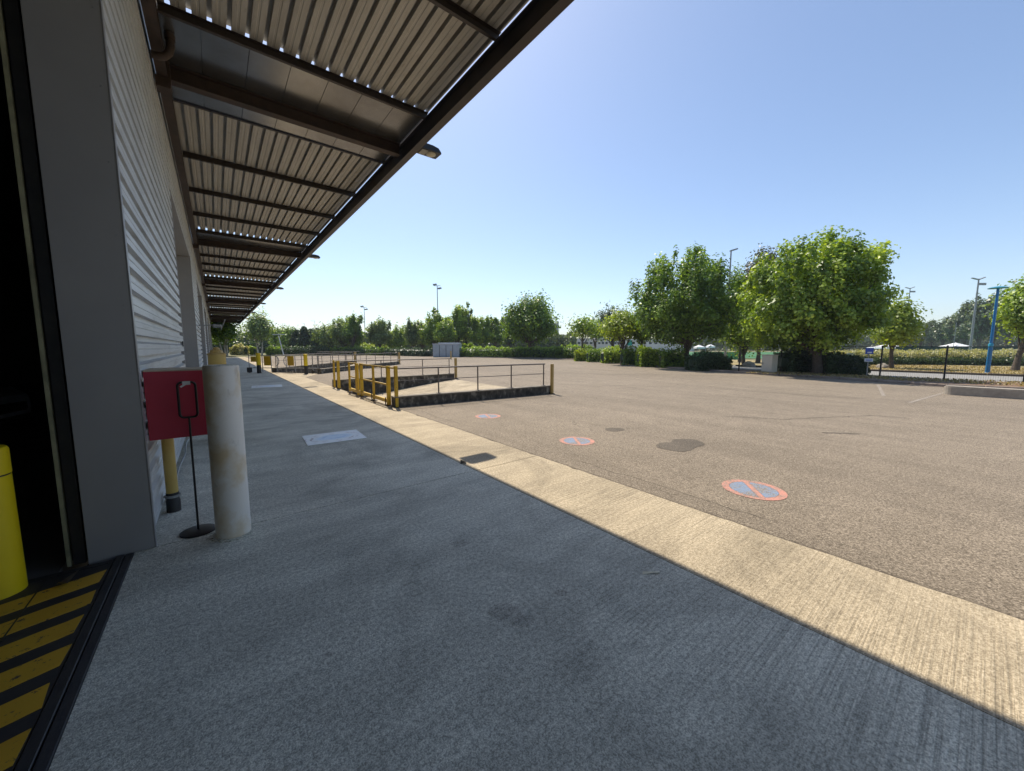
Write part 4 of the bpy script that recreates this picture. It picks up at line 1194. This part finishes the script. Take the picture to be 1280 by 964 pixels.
floodmast('thin lamp column far off above the conifers, the left one of the pair', 382, 230, 405, .14, 'flat', 'thin distant lamp columns', head=-1.5)
# leaning white post with twin lamps
x, y = far(354, 66); x2, y2 = far(349, 66)
r = thing('leaning_lamp_post', 'leaning pale lamp post with two small lamps before the trees at left', 'street lamp', (x, y, 0))
m = MB(); m.tube([(x, y, 0), (x2, y2, zat(420, 66))], [.10, .07], 8); m.build('post', M['sign_white'], r, True)
m = MB(); m.bar((x2-.8, y2+.6, zat(418.5, 66)), (x2+.9, y2-.6, zat(418.5, 66)), .16, .12); m.build('lamp_arm', M['sign_white'], r)
# thin goal post-like poles near pitch
x, y = far(1192, 60); r = thing('thin_pole', 'thin dark pole in front of the white canopy tent', 'pole', (x, y, 0)); m = MB(); m.tube([(x, y, 0), (x, y, zat(404, 60))], .045, 6); m.build('pole', M['galv'], r, True)

# ================================================================== FAR BUILDINGS, TENTS, PITCH
def hall():
    r = thing('white_sports_hall', 'long low white building with a row of small windows and pale green roof', 'building', (*far(770, 130), 0))
    D0 = 130
    def q(px, D): return Vector(far(px, D))
    a = q(708, D0); b = q(868, D0); back = (q(720, 150)-q(720, 130))
    z1 = zat(423, D0)
    m = MB(); m.poly([tuple(a), tuple(b), tuple(b+back), tuple(a+back)], -.2, z1); m.build('wall', M['white_wall'], r)
    # pitched roof
    m = MB(); m.add([(a.x, a.y, z1), (b.x, b.y, z1), (b.x+back.x*.5, b.y+back.y*.5, z1+2.6), (a.x+back.x*.5, a.y+back.y*.5, z1+2.6), (b.x+back.x, b.y+back.y, z1), (a.x+back.x, a.y+back.y, z1)],
      [(0, 1, 2, 3), (3, 2, 4, 5), (1, 4, 2), (0, 3, 5)]); m.build('roof', M['roof_yel'], r)
    # gabled entrance block
    c0 = q(744, D0-2); c1 = q(762, D0-2); mid = (c0+c1)/2; bb = back*.3
    m = MB(); zz = zat(425, D0)
    m.poly([tuple(c0), tuple(c1), tuple(c1+bb), tuple(c0+bb)], -.2, zz)
    m.add([(c0.x, c0.y, zz), (c1.x, c1.y, zz), (mid.x, mid.y, zz+1.3), (c0.x+bb.x, c0.y+bb.y, zz), (c1.x+bb.x, c1.y+bb.y, zz), (mid.x+bb.x, mid.y+bb.y, zz+1.3)], [(0, 1, 2), (0, 2, 5, 3), (1, 4, 5, 2)])
    m.build('gable_block', M['white_wall'], r)
    d = (b-a).normalized(); nn = Vector((d.y, -d.x))
    if nn.dot(a) > 0: nn = -nn
    for px in (712, 717, 722, 727, 732, 737, 767, 772, 778, 784, 790, 797, 804, 811, 818, 825, 833, 841, 849, 857):
        p = q(px, D0); p2 = p + d*.95
        m = MB(); m.poly([(p.x, p.y), (p2.x, p2.y), (p2.x+nn.x*.06, p2.y+nn.y*.06), (p.x+nn.x*.06, p.y+nn.y*.06)], zat(430.3, D0), zat(427.6, D0)); w = m.build('window', M['glass_dark'], r)
    for px in (747.5, 752, 756.5):
        p = q(px, D0-2); p2 = p + d*.8
        m = MB(); m.poly([(p.x, p.y), (p2.x, p2.y), (p2.x+nn.x*.06, p2.y+nn.y*.06), (p.x+nn.x*.06, p.y+nn.y*.06)], zat(430.3, D0), zat(427.6, D0)); m.build('window', M['glass_dark'], r)
hall()
def tower():
    D0 = 115
    r = thing('pale_block', 'taller pale building with dark vertical strips just right of the round tree', 'building', (*far(698, D0), 0))
    a = Vector(far(686, D0)); b = Vector(far(698.5, D0)); back = Vector(far(690, 125))-Vector(far(690, 115))
    def bl(nm, p, q_, z, mt, f=1.0, o=0): 
        p = Vector(far(p, D0+o)); q_ = Vector(far(q_, D0+o)); m = MB(); m.poly([tuple(p), tuple(q_), tuple(q_+back*f), tuple(p+back*f)], -.2, z); return m.build(nm, mt, r)
    bl('wall', 684, 698, zat(404, D0), M['white_wall']); bl('low_wing', 640, 684, zat(420, D0), M['roof_grey'])
    bl('tall_fin', 695.5, 698.2, zat(403, D0), M['white_wall'], .3, -1.5)
    for px in (688.5, 691.5, 694): bl('dark_strip', px, px+1.0, zat(410, D0), M['glass_dark'], .1, -.6)
tower()
# distant white house glimpsed at left
x, y = far(298, 150)
r = thing('distant_house', 'small pale house with grey roof glimpsed through the trees at far left', 'house', (x, y, 0))
a = Vector(far(296, 150)); b = Vector(far(309, 150)); bk = Vector(far(300, 158))-Vector(far(300, 150))
m = MB(); m.poly([tuple(a), tuple(b), tuple(b+bk), tuple(a+bk)], -.5, zat(424, 150)); m.build('wall', M['white_wall'], r)
z1 = zat(424, 150); m = MB(); m.add([(a.x, a.y, z1), (b.x, b.y, z1), (b.x+bk.x*.5, b.y+bk.y*.5, z1+2.2), (a.x+bk.x*.5, a.y+bk.y*.5, z1+2.2), (b.x+bk.x, b.y+bk.y, z1), (a.x+bk.x, a.y+bk.y, z1)], [(0, 1, 2, 3), (3, 2, 4, 5), (1, 4, 2), (0, 3, 5)]); m.build('roof', M['roof_grey'], r)
for px in (299, 303):
    p = Vector(far(px, 149.9)); m = MB(); m.cbox(p.x-.5, p.x+.5, p.y-.3, p.y+.02, zat(430, 150), zat(427, 150), .05); m.build('window', M['glass_dark'], r)

def gazebo(label, px0, px1, D, ytop, yeave):
    c = Vector(far((px0+px1)/2, D)); w = (px1-px0)/470.5*D/2
    r = thing('canopy_tent', label, 'tent', (c.x, c.y, 0), 'white canopy tents by the sports pitch')
    ze = zat(yeave, D); zt = zat(ytop, D)
    rx, ry = math.cos(YAW)*w, -math.sin(YAW)*w; fx, fy = math.sin(YAW)*w, math.cos(YAW)*w
    cs = [(c.x-rx-fx, c.y-ry-fy), (c.x+rx-fx, c.y+ry-fy), (c.x+rx+fx, c.y+ry+fy), (c.x-rx+fx, c.y-ry+fy)]
    m = MB(); mids = []
    vs = [(x, y, ze) for x, y in cs] + [((x+c.x)/2, (y+c.y)/2, ze+(zt-ze)*.42) for x, y in cs] + [(c.x, c.y, zt)] + [(x, y, ze-.25) for x, y in cs]
    fs = [(i, (i+1)%4, 4+(i+1)%4, 4+i) for i in range(4)] + [(4+i, 4+(i+1)%4, 8) for i in range(4)] + [(9+i, 9+(i+1)%4, (i+1)%4, i) for i in range(4)]
    m.add(vs, fs); m.build('roof', M['tent'], r)
    for x, y in cs: m = MB(); m.tube([(x, y, 0), (x, y, ze)], .04, 6); m.build('leg', M['galv'], r)
gazebo('white canopy tent beside the tall grey mast', 1181, 1207, 70, 428.5, 434)
gazebo('white canopy tent glimpsed under the right side of the largest tree', 1096, 1124, 72, 430, 434.5)
gazebo('small white canopy tent seen between the two big trees', 884, 892, 60, 430, 433)
gazebo('small white canopy tent seen just right of the dark maple trunk', 869, 879, 60, 431, 434)
# sports pitch
m = MB(); a = far(860, 48); b = far(1400, 48); c = far(1400, 110); d_ = far(860, 110)
m.add([(p[0], p[1], .02) for p in (a, b, c, d_)], [(0, 1, 2, 3)]); tag(m.build('sports_pitch', M['pitch']), kind='structure')
def screen(label, px0, px1, D, y0, y1, mat, name='windscreen', n=6, cat='screen fence'):
    a = Vector(far(px0, D)); b = Vector(far(px1, D)); r = thing(name, label, cat, (a.x, a.y, 0))
    for i in range(n+1):
        p = a.lerp(b, i/n); m = MB(); m.tube([(p.x, p.y, -.02), (p.x, p.y, zat(y1, D)+.06)], .035, 6); m.build('post', M['black'], r)
    for i in range(n):
        p = a.lerp(b, i/n); q = a.lerp(b, (i+.97)/n); m = MB(); m.poly([(p.x, p.y), (q.x, q.y), (q.x+.02, q.y+.03), (p.x+.02, p.y+.03)], zat(y0, D), zat(y1, D)); m.build('cloth_panel', mat, r)
screen('bright green cloth screen round the pitch, seen between the big trees', 868, 930, 42, 449.5, 440, M['green_screen'], n=6)
screen('dark green pitch fence beyond the variegated hedge at right', 1120, 1300, 56, 440, 433.0, M['dark_green'], 'pitch_fence', 12, 'fence')
screen('turquoise cloth panel by the white building', 784, 790, 62, 432, 425.5, simple('turquoise_cloth', (.05, .45, .36), (.04, .38, .32), 3, .7), n=1)

# grey storage container in front of the hedge
def container():
    D0 = 54.5
    a = Vector(far(541, D0)); b = Vector(far(574, D0)); d = (b-a).normalized(); bk = Vector((-d.y, d.x))*2.6
    if bk.dot(a) < 0: bk = -bk
    zt = zat(430.5, D0)
    r = thing('storage_container', 'grey metal storage unit with blue-grey double doors at the far side of the car park', 'storage container', (a.x, a.y, 0))
    m = MB(); m.poly([tuple(a), tuple(b), tuple(b+bk), tuple(a+bk)], .0, zt-.02); m.build('body', M['container'], r)
    m = MB(); e = d*.08; f = bk.normalized()*.08; m.poly([tuple(a-e-f), tuple(b+e-f), tuple(b+e+bk+f), tuple(a-e+bk+f)], zt-.02, zt+.10); m.build('roof', M['container_roof'], r)
    nn = -bk.normalized()
    L_ = (b-a).length
    for i in range(4):
        p = a + d*(L_*(i+.04)/4); q = a + d*(L_*(i+.96)/4)
        m = MB(); m.poly([tuple(p), tuple(q), tuple(q+nn*.05), tuple(p+nn*.05)], .08, zt-.12); dr = m.build('door', M['container'], r)
        for k in range(5):
            s0 = p.lerp(q, (k+.2)/5)+nn*.051; s1 = p.lerp(q, (k+.5)/5)+nn*.051
            m = MB(); m.poly([tuple(s0), tuple(s1), tuple(s1+nn*.03), tuple(s0+nn*.03)], .12, zt-.16); m.build('door_rib', M['container'], dr)
    for i in range(1, 4):
        p = a + d*(L_*i/4-.05); q = p + d*.10; m = MB(); m.poly([tuple(p), tuple(q), tuple(q+nn*.03), tuple(p+nn*.03)], .08, zt-.12); m.build('door_gap', M['black'], r)
    # raised rear part
    a2 = Vector(far(548, D0+2)); b2 = Vector(far(574.5, D0+2)); m = MB(); m.poly([tuple(a2), tuple(b2), tuple(b2+bk*.6), tuple(a2+bk*.6)], zt+.101, zt+.26); m.build('raised_top', M['container_roof'], r)
container()

# ================================================================== HEDGES
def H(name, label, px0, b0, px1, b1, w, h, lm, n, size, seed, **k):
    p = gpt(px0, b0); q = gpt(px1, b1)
    return hedge(name, label, p, q, w, h, lm, n, size, seed, lit_top=True, **k)
hg = 'clipped hedges along the far side of the car park'
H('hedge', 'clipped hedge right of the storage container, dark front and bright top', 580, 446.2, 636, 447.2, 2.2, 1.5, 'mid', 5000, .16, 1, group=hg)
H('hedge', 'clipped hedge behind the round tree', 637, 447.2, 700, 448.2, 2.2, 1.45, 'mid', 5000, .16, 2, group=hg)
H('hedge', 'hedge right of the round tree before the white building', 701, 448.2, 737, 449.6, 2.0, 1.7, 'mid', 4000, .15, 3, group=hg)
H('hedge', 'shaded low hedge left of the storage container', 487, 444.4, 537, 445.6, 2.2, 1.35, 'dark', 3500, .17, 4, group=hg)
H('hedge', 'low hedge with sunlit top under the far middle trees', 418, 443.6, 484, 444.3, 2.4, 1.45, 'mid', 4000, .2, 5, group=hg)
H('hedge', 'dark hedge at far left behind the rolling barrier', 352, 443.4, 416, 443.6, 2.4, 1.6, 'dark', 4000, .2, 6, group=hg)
bg_ = 'rounded bushes along the kerb left of the dark maple'
def B(label, px, yb, wpx, ytop, lm, n, seed, size=.12, name='bush', group=bg_, lump=.16):
    x, y = gpt(px, yb); D = 678.6/(yb-434); w = wpx/470.5*D; h = zat(ytop, D)
    rx, ry = math.cos(YAW)*w/2, -math.sin(YAW)*w/2
    return hedge(name, label, (x-rx, y-ry), (x+rx, y+ry), w*.75 if w < 3.2 else 2.2, h, lm, n, size, seed, group=group, cat='bush', lump=lump)
B('yellowish bush under the small open tree', 726, 451.5, 16, 437, 'yellow', 1800, 1)
B('green bush right of the small open tree', 745, 452.5, 22, 436, 'mid', 2200, 2)
B('round bush with bright top, under the yellow-green tree', 766, 454, 26, 434.5, 'bright', 2800, 3)
B('dark bush at the trunk of the yellow-green tree', 789, 456, 24, 436, 'mid', 2600, 4)
B('bush with glossy bright leaves left of the dark maple trunk', 812, 458.2, 30, 434.5, 'bright', 3800, 5, .11)
B('bush touching the left side of the dark maple trunk', 838, 459.5, 26, 438, 'mid', 3000, 6, .11)
B('dark bush right of the dark maple trunk', 884, 463, 44, 442, 'dark', 5500, 7, .10)
B('tall dark bush left of the largest tree trunk', 997, 466.5, 42, 436, 'dark', 6500, 8, .10, group='dark bushes round the largest tree trunk')
B('dark bush right of the largest tree trunk', 1045, 468.3, 50, 444, 'dark', 6500, 9, .10, group='dark bushes round the largest tree trunk')
# variegated hedge beyond the lawn
for i, (p0, p1, lab) in enumerate(((1062, 1150, 'variegated pale hedge beyond the dry lawn, left of the white tent'), (1150, 1232, 'variegated pale hedge below the white tent and the grey mast'), (1232, 1330, 'variegated pale hedge beyond the tree at far right'))):
    p = far(p0, 31.5); q = far(p1, 31.5)
    hedge('variegated_hedge', lab, p, q, 2.2, 1.22, 'pale', 7500, .11, 20+i, 'variegated hedges by the pitch', lump=.1)
    p = far(p0, 30.2); q = far(p1, 30.2)
    hedge('low_dark_hedge', lab.replace('variegated pale hedge beyond', 'low dark hedge beyond').replace('variegated pale hedge below', 'low dark hedge below'), p, q, .9, .62, 'dark', 2500, .11, 30+i, 'low dark hedges by the pitch', lump=.1)
p = far(985, 33); q = far(1062, 33)
hedge('variegated_hedge', 'variegated hedge seen through the gap right of the largest trunk', p, q, 2, 1.2, 'pale', 4000, .12, 40, 'variegated hedges by the pitch')

# ================================================================== TREES
def T(name, label, px, yb, ytop, wpx, ycb, lm, n, size, seed, D=None, **k):
    """yb = y of the foot in the photo (or D = distance for hidden feet)"""
    if D is None: x, y = gpt(px, yb); D = 678.6/(yb-434)
    else: x, y = far(px, D)
    wpx = wpx*math.cos(math.atan((px-640)/470.5))
    return tree(name, label, x, y, zat(ytop, D), wpx/470.5*D, zat(ycb, D), lm, n, size, seed=seed, **k)
T('maple_tree', 'dark green maple with dense spiky-topped crown, left of the two big trees', 857, 459.5, 313, 158, 447, 'mid', 40000, .155, 1, trunk_r=.22, clumps=430, csig=.29, spikes=.6, lean=(-.1, .2), shell=.4, wob=.5)
T('maple_tree', 'largest maple, bright green broad crown, right of the beige cabinet', 1021, 468.5, 293, 210, 451, 'bright', 48000, .145, 2, trunk_r=.24, clumps=440, csig=.25, spikes=.4, shell=.4, flat=.92, wob=.6, lean=(-.55, .4))
T('round_tree', 'round dense tree standing before the hedge near the middle', 663, 447.6, 369, 72, 437, 'mid', 17000, .27, 3, trunk_r=.26, clumps=190, csig=.6, spikes=.5, shell=.3)
T('young_tree', 'small open tree with a thin trunk left of the yellow-green tree', 728, 450.3, 396, 40, 422, 'bright', 1500, .22, 4, trunk_r=.09, clumps=22, csig=.55, group='young trees by the bushes')
T('young_tree', 'slender thin-crowned tree right behind the small open one', 744, 449.5, 402, 28, 424, 'mid', 900, .22, 5, trunk_r=.07, clumps=16, csig=.5, group='young trees by the bushes')
T('young_tree', 'low yellow-green tree left of the dark maple', 777, 455.8, 389, 58, 428, 'yellow', 5200, .17, 6, trunk_r=.09, clumps=55, csig=.42, group='young trees by the bushes')
T('young_tree', 'small shaded tree between the yellow-green tree and the dark maple', 801, 456, 404, 30, 428, 'mid', 1800, .17, 61, trunk_r=.07, clumps=22, csig=.4, group='young trees by the bushes')
T('dark_tree', 'dark green tree rising behind the yellow-green one', 766, 0, 379, 40, 430, 'dark', 4500, .3, 7, D=60, trunk_r=.2, clumps=50, csig=.8)
T('bronze_tree', 'bronze-tinted tree behind the left shoulder of the largest maple', 948, 0, 311, 62, 425, 'purple', 6000, .2, 8, D=34, trunk_r=.16, clumps=70, csig=.45, wob=.4, spikes=.1)
T('light_tree', 'light green low tree seen between the two big maples', 930, 0, 372, 74, 447, 'bright', 8500, .15, 9, D=29, trunk_r=.12, clumps=55, csig=.42)
T('light_tree', 'drooping light tree over the green screen between the maples', 925, 0, 334, 74, 432, 'mid', 8500, .18, 91, D=36, trunk_r=.14, clumps=45, csig=.5)
T('yellow_tree', 'yellow-green tree half hidden behind the right side of the largest maple', 1113, 461, 374, 66, 436, 'yellow', 6500, .17, 10, trunk_r=.13, clumps=65, csig=.42)
T('right_edge_tree', 'yellow-green tree with dark trunk at the right edge behind the blue lamp', 1268, 464, 342, 108, 430, 'bright', 12000, .16, 11, trunk_r=.15, clumps=110, csig=.42, lean=(.3, -.5))
T('right_edge_tree', 'tall darker tree behind the one at the right edge', 1296, 0, 345, 70, 432, 'mid', 5000, .22, 12, D=38, trunk_r=.18, clumps=60, csig=.6)
# trees along the far side
T('birch_tree', 'airy birch with two pale stems at the far end of the platform', 325, 443.8, 390, 37, 431, 'grey', 5200, .3, 13, trunk_r=.14, bark='birch', stems=2, clumps=75, csig=.75, spikes=.7, group='birch trees at the far end')
T('birch_tree', 'dark birch with pale stems seen under the end of the canopy', 281, 445, 396, 40, 427, 'mid', 5000, .3, 14, trunk_r=.14, bark='birch', stems=3, clumps=55, csig=.9, spikes=.5, group='birch trees at the far end')
T('birch_tree', 'birch half hidden behind the warehouse corner', 262, 444, 400, 28, 430, 'bright', 2500, .3, 15, trunk_r=.12, bark='birch', stems=2, clumps=35, csig=.8, group='birch trees at the far end')
fg = 'trees in the row along the far side of the car park'
rows = [
 ('bright green tree right of the airy birch', 357, 82, 408, 36, 436, 'mid', 3500, .34),
 ('wide olive tree at the left of the far row', 414, 74, 405, 34, 436, 'grey', 4200, .32),
 ('olive tree with a tall narrow top in the far row', 431, 72, 399, 30, 436, 'grey', 4200, .32),
 ('tallest olive tree in the left part of the far row', 443, 70, 394, 22, 437, 'mid', 4200, .30),
 ('rounded grey-green tree left of the distant floodlight mast', 475, 71, 398, 26, 436, 'grey', 4500, .30),
 ('low light tree in the gap of the far row', 497, 76, 409, 26, 438, 'bright', 2600, .32),
 ('narrow grey willow-like tree left of the container', 516, 66, 399, 20, 438, 'grey', 3600, .27),
 ('dark slim tree beside the grey willow-like one', 528, 72, 401, 16, 438, 'mid', 2200, .3),
 ('fresh green tree behind the container, left one', 543, 64, 391, 28, 434, 'bright', 4200, .28),
 ('tall fresh green tree behind the container with a forked top', 573, 66, 380, 26, 434, 'bright', 4200, .28),
 ('pale slim tree right behind the forked one', 583, 68, 383, 16, 434, 'grey', 2200, .28),
 ('fresh green tree right of the container', 601, 66, 392, 24, 436, 'bright', 3800, .28),
 ('green tree touching the left side of the round tree', 619, 68, 396, 22, 437, 'mid', 3400, .28),
 ('dark tree behind the round tree, showing at its left', 637, 78, 393, 24, 436, 'dark', 2800, .34),
 ('dark tree behind the birch row, far left', 337, 96, 411, 24, 440, 'dark', 1800, .4),
 ('fresh green tree low behind the container roof', 558, 62, 400, 26, 434, 'bright', 3600, .28),
]
for i, (lab, px, D, yt, w, yb, lm, n, s) in enumerate(rows):
    T('row_tree', lab, px, 0, yt-1, w*1.3, yb+1, lm, int(n*1.5), s, 50+i, D=D, trunk_r=.14, clumps=75, csig=(w/470.5*D)*.10, spikes=.55, group=fg, wob=2.6)
# conifers
cg = 'dark conifers at the far left of the car park'
def conifer(label, px, D, yt, w, seed):
    rng = np.random.default_rng(seed); x, y = far(px, D); h = zat(yt, D); R = w/470.5*D/2
    r = thing('conifer', label, 'tree', (x, y, 0), cg); n = 2400
    t = rng.uniform(0, 1, n)**.8; a = rng.uniform(0, 2*math.pi, n); rr = R*1.25*(1-t)**.45*(.55+.45*rng.uniform(0, 1, n)**.4)*(1+.2*np.sin(a*3+t*22))
    P = np.stack([x+rr*np.cos(a), y+rr*np.sin(a), .4+(h-.4)*t], 1)
    leaves('crown', P, .36, rng.normal(.45, .25, n), L['dark'], r, rng, -.1)
    m = MB(); m.tube([(x, y, -.1), (x, y, h*.95)], [.18, .03], 7); m.build('trunk', M['bark'], r, True)
for i, (px, D, yt, w, lab) in enumerate(((372, 80, 413, 17, 'leftmost'), (381, 78, 409, 15, 'second from the left'), (389, 80, 412, 15, 'third from the left'), (397, 77, 411, 15, 'second from the right'), (404, 79, 412, 13, 'rightmost'))):
    conifer('pointed dark conifer, ' + lab + ' of the close-set row', px, D, yt, w, 70+i)
# light shrubs under the birches
for i, (px, yb, w, yt, lm, lab) in enumerate(((300, 443.8, 16, 431, 'pale', 'pale loose shrub between the two birches at the far end'), (345, 443.6, 18, 433, 'mid', 'green shrub right of the airy birch'), (312, 443.4, 14, 433, 'bright', 'green shrub at the foot of the airy birch, left side'),
       (455, 442.6, 26, 430, 'yellow', 'yellowish grassy shrub under the distant floodlight mast'), (484, 442.8, 16, 432, 'yellow', 'bright shrub behind the clipped far hedge'), (585, 445.2, 14, 430, 'bright', 'upright bright shrub at the right end of the container'), (602, 444.6, 26, 434, 'pale', 'pale flowering shrub behind the hedge right of the container'))):
    B(lab, px, yb, w, yt, lm, 1500, 90+i, .26, 'shrub', 'shrubs along the far edge')
# distant wooded rise at the right, trees one can still tell apart
dg = 'tall distant trees beyond the pitch at right'
far_trees = [(1150, 118, 404, 24), (1164, 112, 400, 22), (1178, 105, 397, 26), (1192, 100, 388, 26), (1204, 96, 376, 26), (1222, 90, 367, 34), (1240, 92, 366, 30), (1258, 94, 370, 30), (1276, 96, 372, 30), (1138, 122, 408, 20)]
ords = ['third', 'fourth', 'fifth', 'sixth', 'seventh', 'tallest, eighth', 'ninth', 'tenth', 'eleventh', 'second']
for i, (px, D, yt, w) in enumerate(far_trees):
    T('distant_tree', 'grey-green distant tree beyond the pitch, %s from the left in the rising row' % ords[i], px, 0, yt, w*1.25, 432, 'far', 3600, .5, 110+i, D=D, trunk_r=.35, clumps=60, csig=(w/470.5*D)*.1, spikes=.1, group=dg)
T('distant_tree', 'grey-green distant tree at the left start of the rising row', 1126, 0, 409, 26, 433, 'far', 2600, .55, 130, D=128, trunk_r=.35, clumps=40, csig=.8, spikes=.1, group=dg)
# far woods that read as one mass
def woods(name, label, px0, px1, D, yt, n, lm, size, seed, deep=14):
    rng = np.random.default_rng(seed); px = rng.uniform(px0, px1, n); dd = D + rng.uniform(0, deep, n)
    prof = np.sin(px*.11+seed)*.25 + np.sin(px*.31+seed*2)*.18 + np.sin(px*.77)*.12
    H_ = (CAMH + (HOR-yt)/468.0*D) * (1 + .5*prof*.5)
    z = H_*rng.uniform(0, 1, n)**.7
    a = (px-640)/470.5*dd
    P = np.stack([math.sin(YAW)*dd+math.cos(YAW)*a, math.cos(YAW)*dd-math.sin(YAW)*a, z], 1)
    o = leaves(name, P, size, rng.normal(.45, .2, n)+np.sin(px*.4)*.15, L[lm], None, rng, .4)
    tag(o, label, 'woods', kind='stuff')
woods('far_woods', 'continuous far woodland behind the row trees at left and middle', 250, 720, 105, 416, 45000, 'far', .75, 3, 20)
woods('far_woods_right', 'continuous far woodland behind the big maples and the pitch', 800, 1420, 150, 414, 30000, 'far', 1.0, 4, 20)
woods('low_thicket', 'dark thicket under the birches and conifers at the far left', 262, 420, 92, 428, 9000, 'dark', .5, 5, 5)
# hills
def hill(label, px0, px1, D, ytop, mt, seed):
    m = MB(); n = 40; vs = []
    for i in range(n+1):
        px = px0+(px1-px0)*i/n; a = far(px, D); b = far(px, D*1.15)
        e = math.sin(math.pi*i/n)**.7; z = (zat(ytop, D))*e*(1+.12*math.sin(i*.7+seed)+.05*math.sin(i*2.1))
        vs += [(a[0], a[1], -2), (a[0], a[1], z*.5), (b[0], b[1], z)]
    m.add(vs, [(3*i, 3*i+3, 3*i+4, 3*i+1) for i in range(n)] + [(3*i+1, 3*i+4, 3*i+5, 3*i+2) for i in range(n)])
    o = m.build('hill', mt, None, True); tag(o, label, kind='structure')
M['hill'] = simple('wooded_hill', (.06, .085, .045), (.10, .12, .07), .02, .95)
hill('low wooded hill beyond the far left of the car park', 180, 560, 420, 420, M['hill'], 1)
hill('low wooded rise on the horizon behind the white building', 600, 1500, 600, 424, M['hill'], 2)

# ================================================================== CAR IN THE WORKSHOP
def car():
    r = thing('parked_car', 'dark hatchback parked inside the unlit workshop, only its nose showing', 'car', (-3.0, 10.9, 0))
    paint = simple('lightened_car_paint', (.62, .66, .72), (.56, .60, .66), 1, .3, .1)  # dark car's paint lightened to stand in for light inside the workshop
    # stations along local x (nose at x=0, tail at -4.1): (x, [(half width, z)...])
    st = [(-.0, [(.50, .24), (.55, .38), (.52, .52), (.46, .60), (.0, .63)]),
          (-.12, [(.72, .20), (.80, .40), (.77, .58), (.66, .68), (.0, .72)]),
          (-.45, [(.82, .20), (.88, .45), (.85, .68), (.74, .80), (.0, .86)]),
          (-1.05, [(.84, .20), (.89, .48), (.87, .78), (.78, .93), (.0, .98)]),
          (-1.30, [(.84, .20), (.89, .48), (.87, .86), (.76, 1.00), (.0, 1.04)]),
          (-1.95, [(.84, .20), (.89, .48), (.88, .90), (.64, 1.36), (.0, 1.42)]),
          (-2.9, [(.84, .20), (.89, .48), (.88, .92), (.63, 1.40), (.0, 1.47)]),
          (-3.7, [(.84, .22), (.88, .50), (.86, .92), (.66, 1.28), (.0, 1.36)]),
          (-4.05, [(.76, .26), (.82, .50), (.80, .90), (.62, 1.02), (.0, 1.06)])]
    vs = []; n = 9
    for x, s in st:
        ring = [(x, w, z) for w, z in s] + [(x, -w, z) for w, z in s[:-1][::-1]]
        vs += ring
    fs = [(i*n+k, i*n+k+1, (i+1)*n+k+1, (i+1)*n+k) for i in range(len(st)-1) for k in range(n-1)]
    fs += [tuple(range(n)), tuple(range((len(st)-1)*n+n-1, (len(st)-1)*n-1, -1))]
    for i in range(len(st)-1): fs.append((i*n, (i+1)*n, (i+1)*n+n-1, i*n+n-1))
    m = MB(); m.add(vs, fs); body = m.build('body', paint, r, True, world=False)
    sub = body.modifiers.new('sub', 'SUBSURF'); sub.levels = 2; sub.render_levels = 2
    def loc(nm, mt, *a, p=r): m = MB(); m.cbox(*a); return m.build(nm, mt, p, True, world=False)
    lamp_m = simple('car_headlight_glass', (.85, .87, .9), (.75, .78, .8), 3, .3, .0)
    for s in (-1, 1):
        m = MB(); m.add([(-.06, s*.40, .56), (-.10, s*.66, .60), (-.40, s*.80, .70), (-.34, s*.72, .76), (-.10, s*.42, .65)], [(0, 1, 2, 3, 4)] if s < 0 else [(4, 3, 2, 1, 0)])
        m.build('headlight', lamp_m, r, world=False)
        for x in (-.85, -3.35):
            m = MB(); m.tube([(x, s*.70, .31), (x, s*.905, .31)], .31, 24); w = m.build('wheel', M['black'], r, True, world=False)
            m = MB(); m.tube([(x, s*.90, .31), (x, s*.915, .31)], .20, 16); m.build('rim', M['galv'], w, True, world=False)
        loc('mirror', paint, -1.45, -1.28, s*.98-.08, s*.98+.08, .92, 1.06, .03)
    loc('grille', M['black'], -.05, .02, -.42, .42, .34, .50, .02)
    loc('bumper_lip', M['black'], -.10, .03, -.60, .60, .20, .27, .02)
    m = MB(); m.add([(-1.28, -.68, 1.05), (-1.28, .68, 1.05), (-1.93, .56, 1.41), (-1.93, -.56, 1.41)], [(0, 1, 2, 3)]); m.build('windscreen', M['glass_dark'], r, world=False)
    r.rotation_euler = (0, 0, rad(-12))
    r.location = (-2.85, 10.30, -.01)
car()

# ================================================================== HAZE
m = MB(); m.box(-320, 900, -500, 900, -4, 60)
hz = m.build('haze', (hm := bpy.data.materials.new('air_haze')))
hm.use_nodes = True; ht = hm.node_tree; ht.nodes.remove(ht.nodes['Principled BSDF'])
pv = ht.nodes.new('ShaderNodeVolumePrincipled'); pv.inputs['Color'].default_value = (.80, .88, 1.0, 1); pv.inputs['Density'].default_value = .00045
ht.links.new(pv.outputs[0], ht.nodes['Material Output'].inputs['Volume'])
tag(hz, 'thin summer haze softening the far trees', kind='stuff')
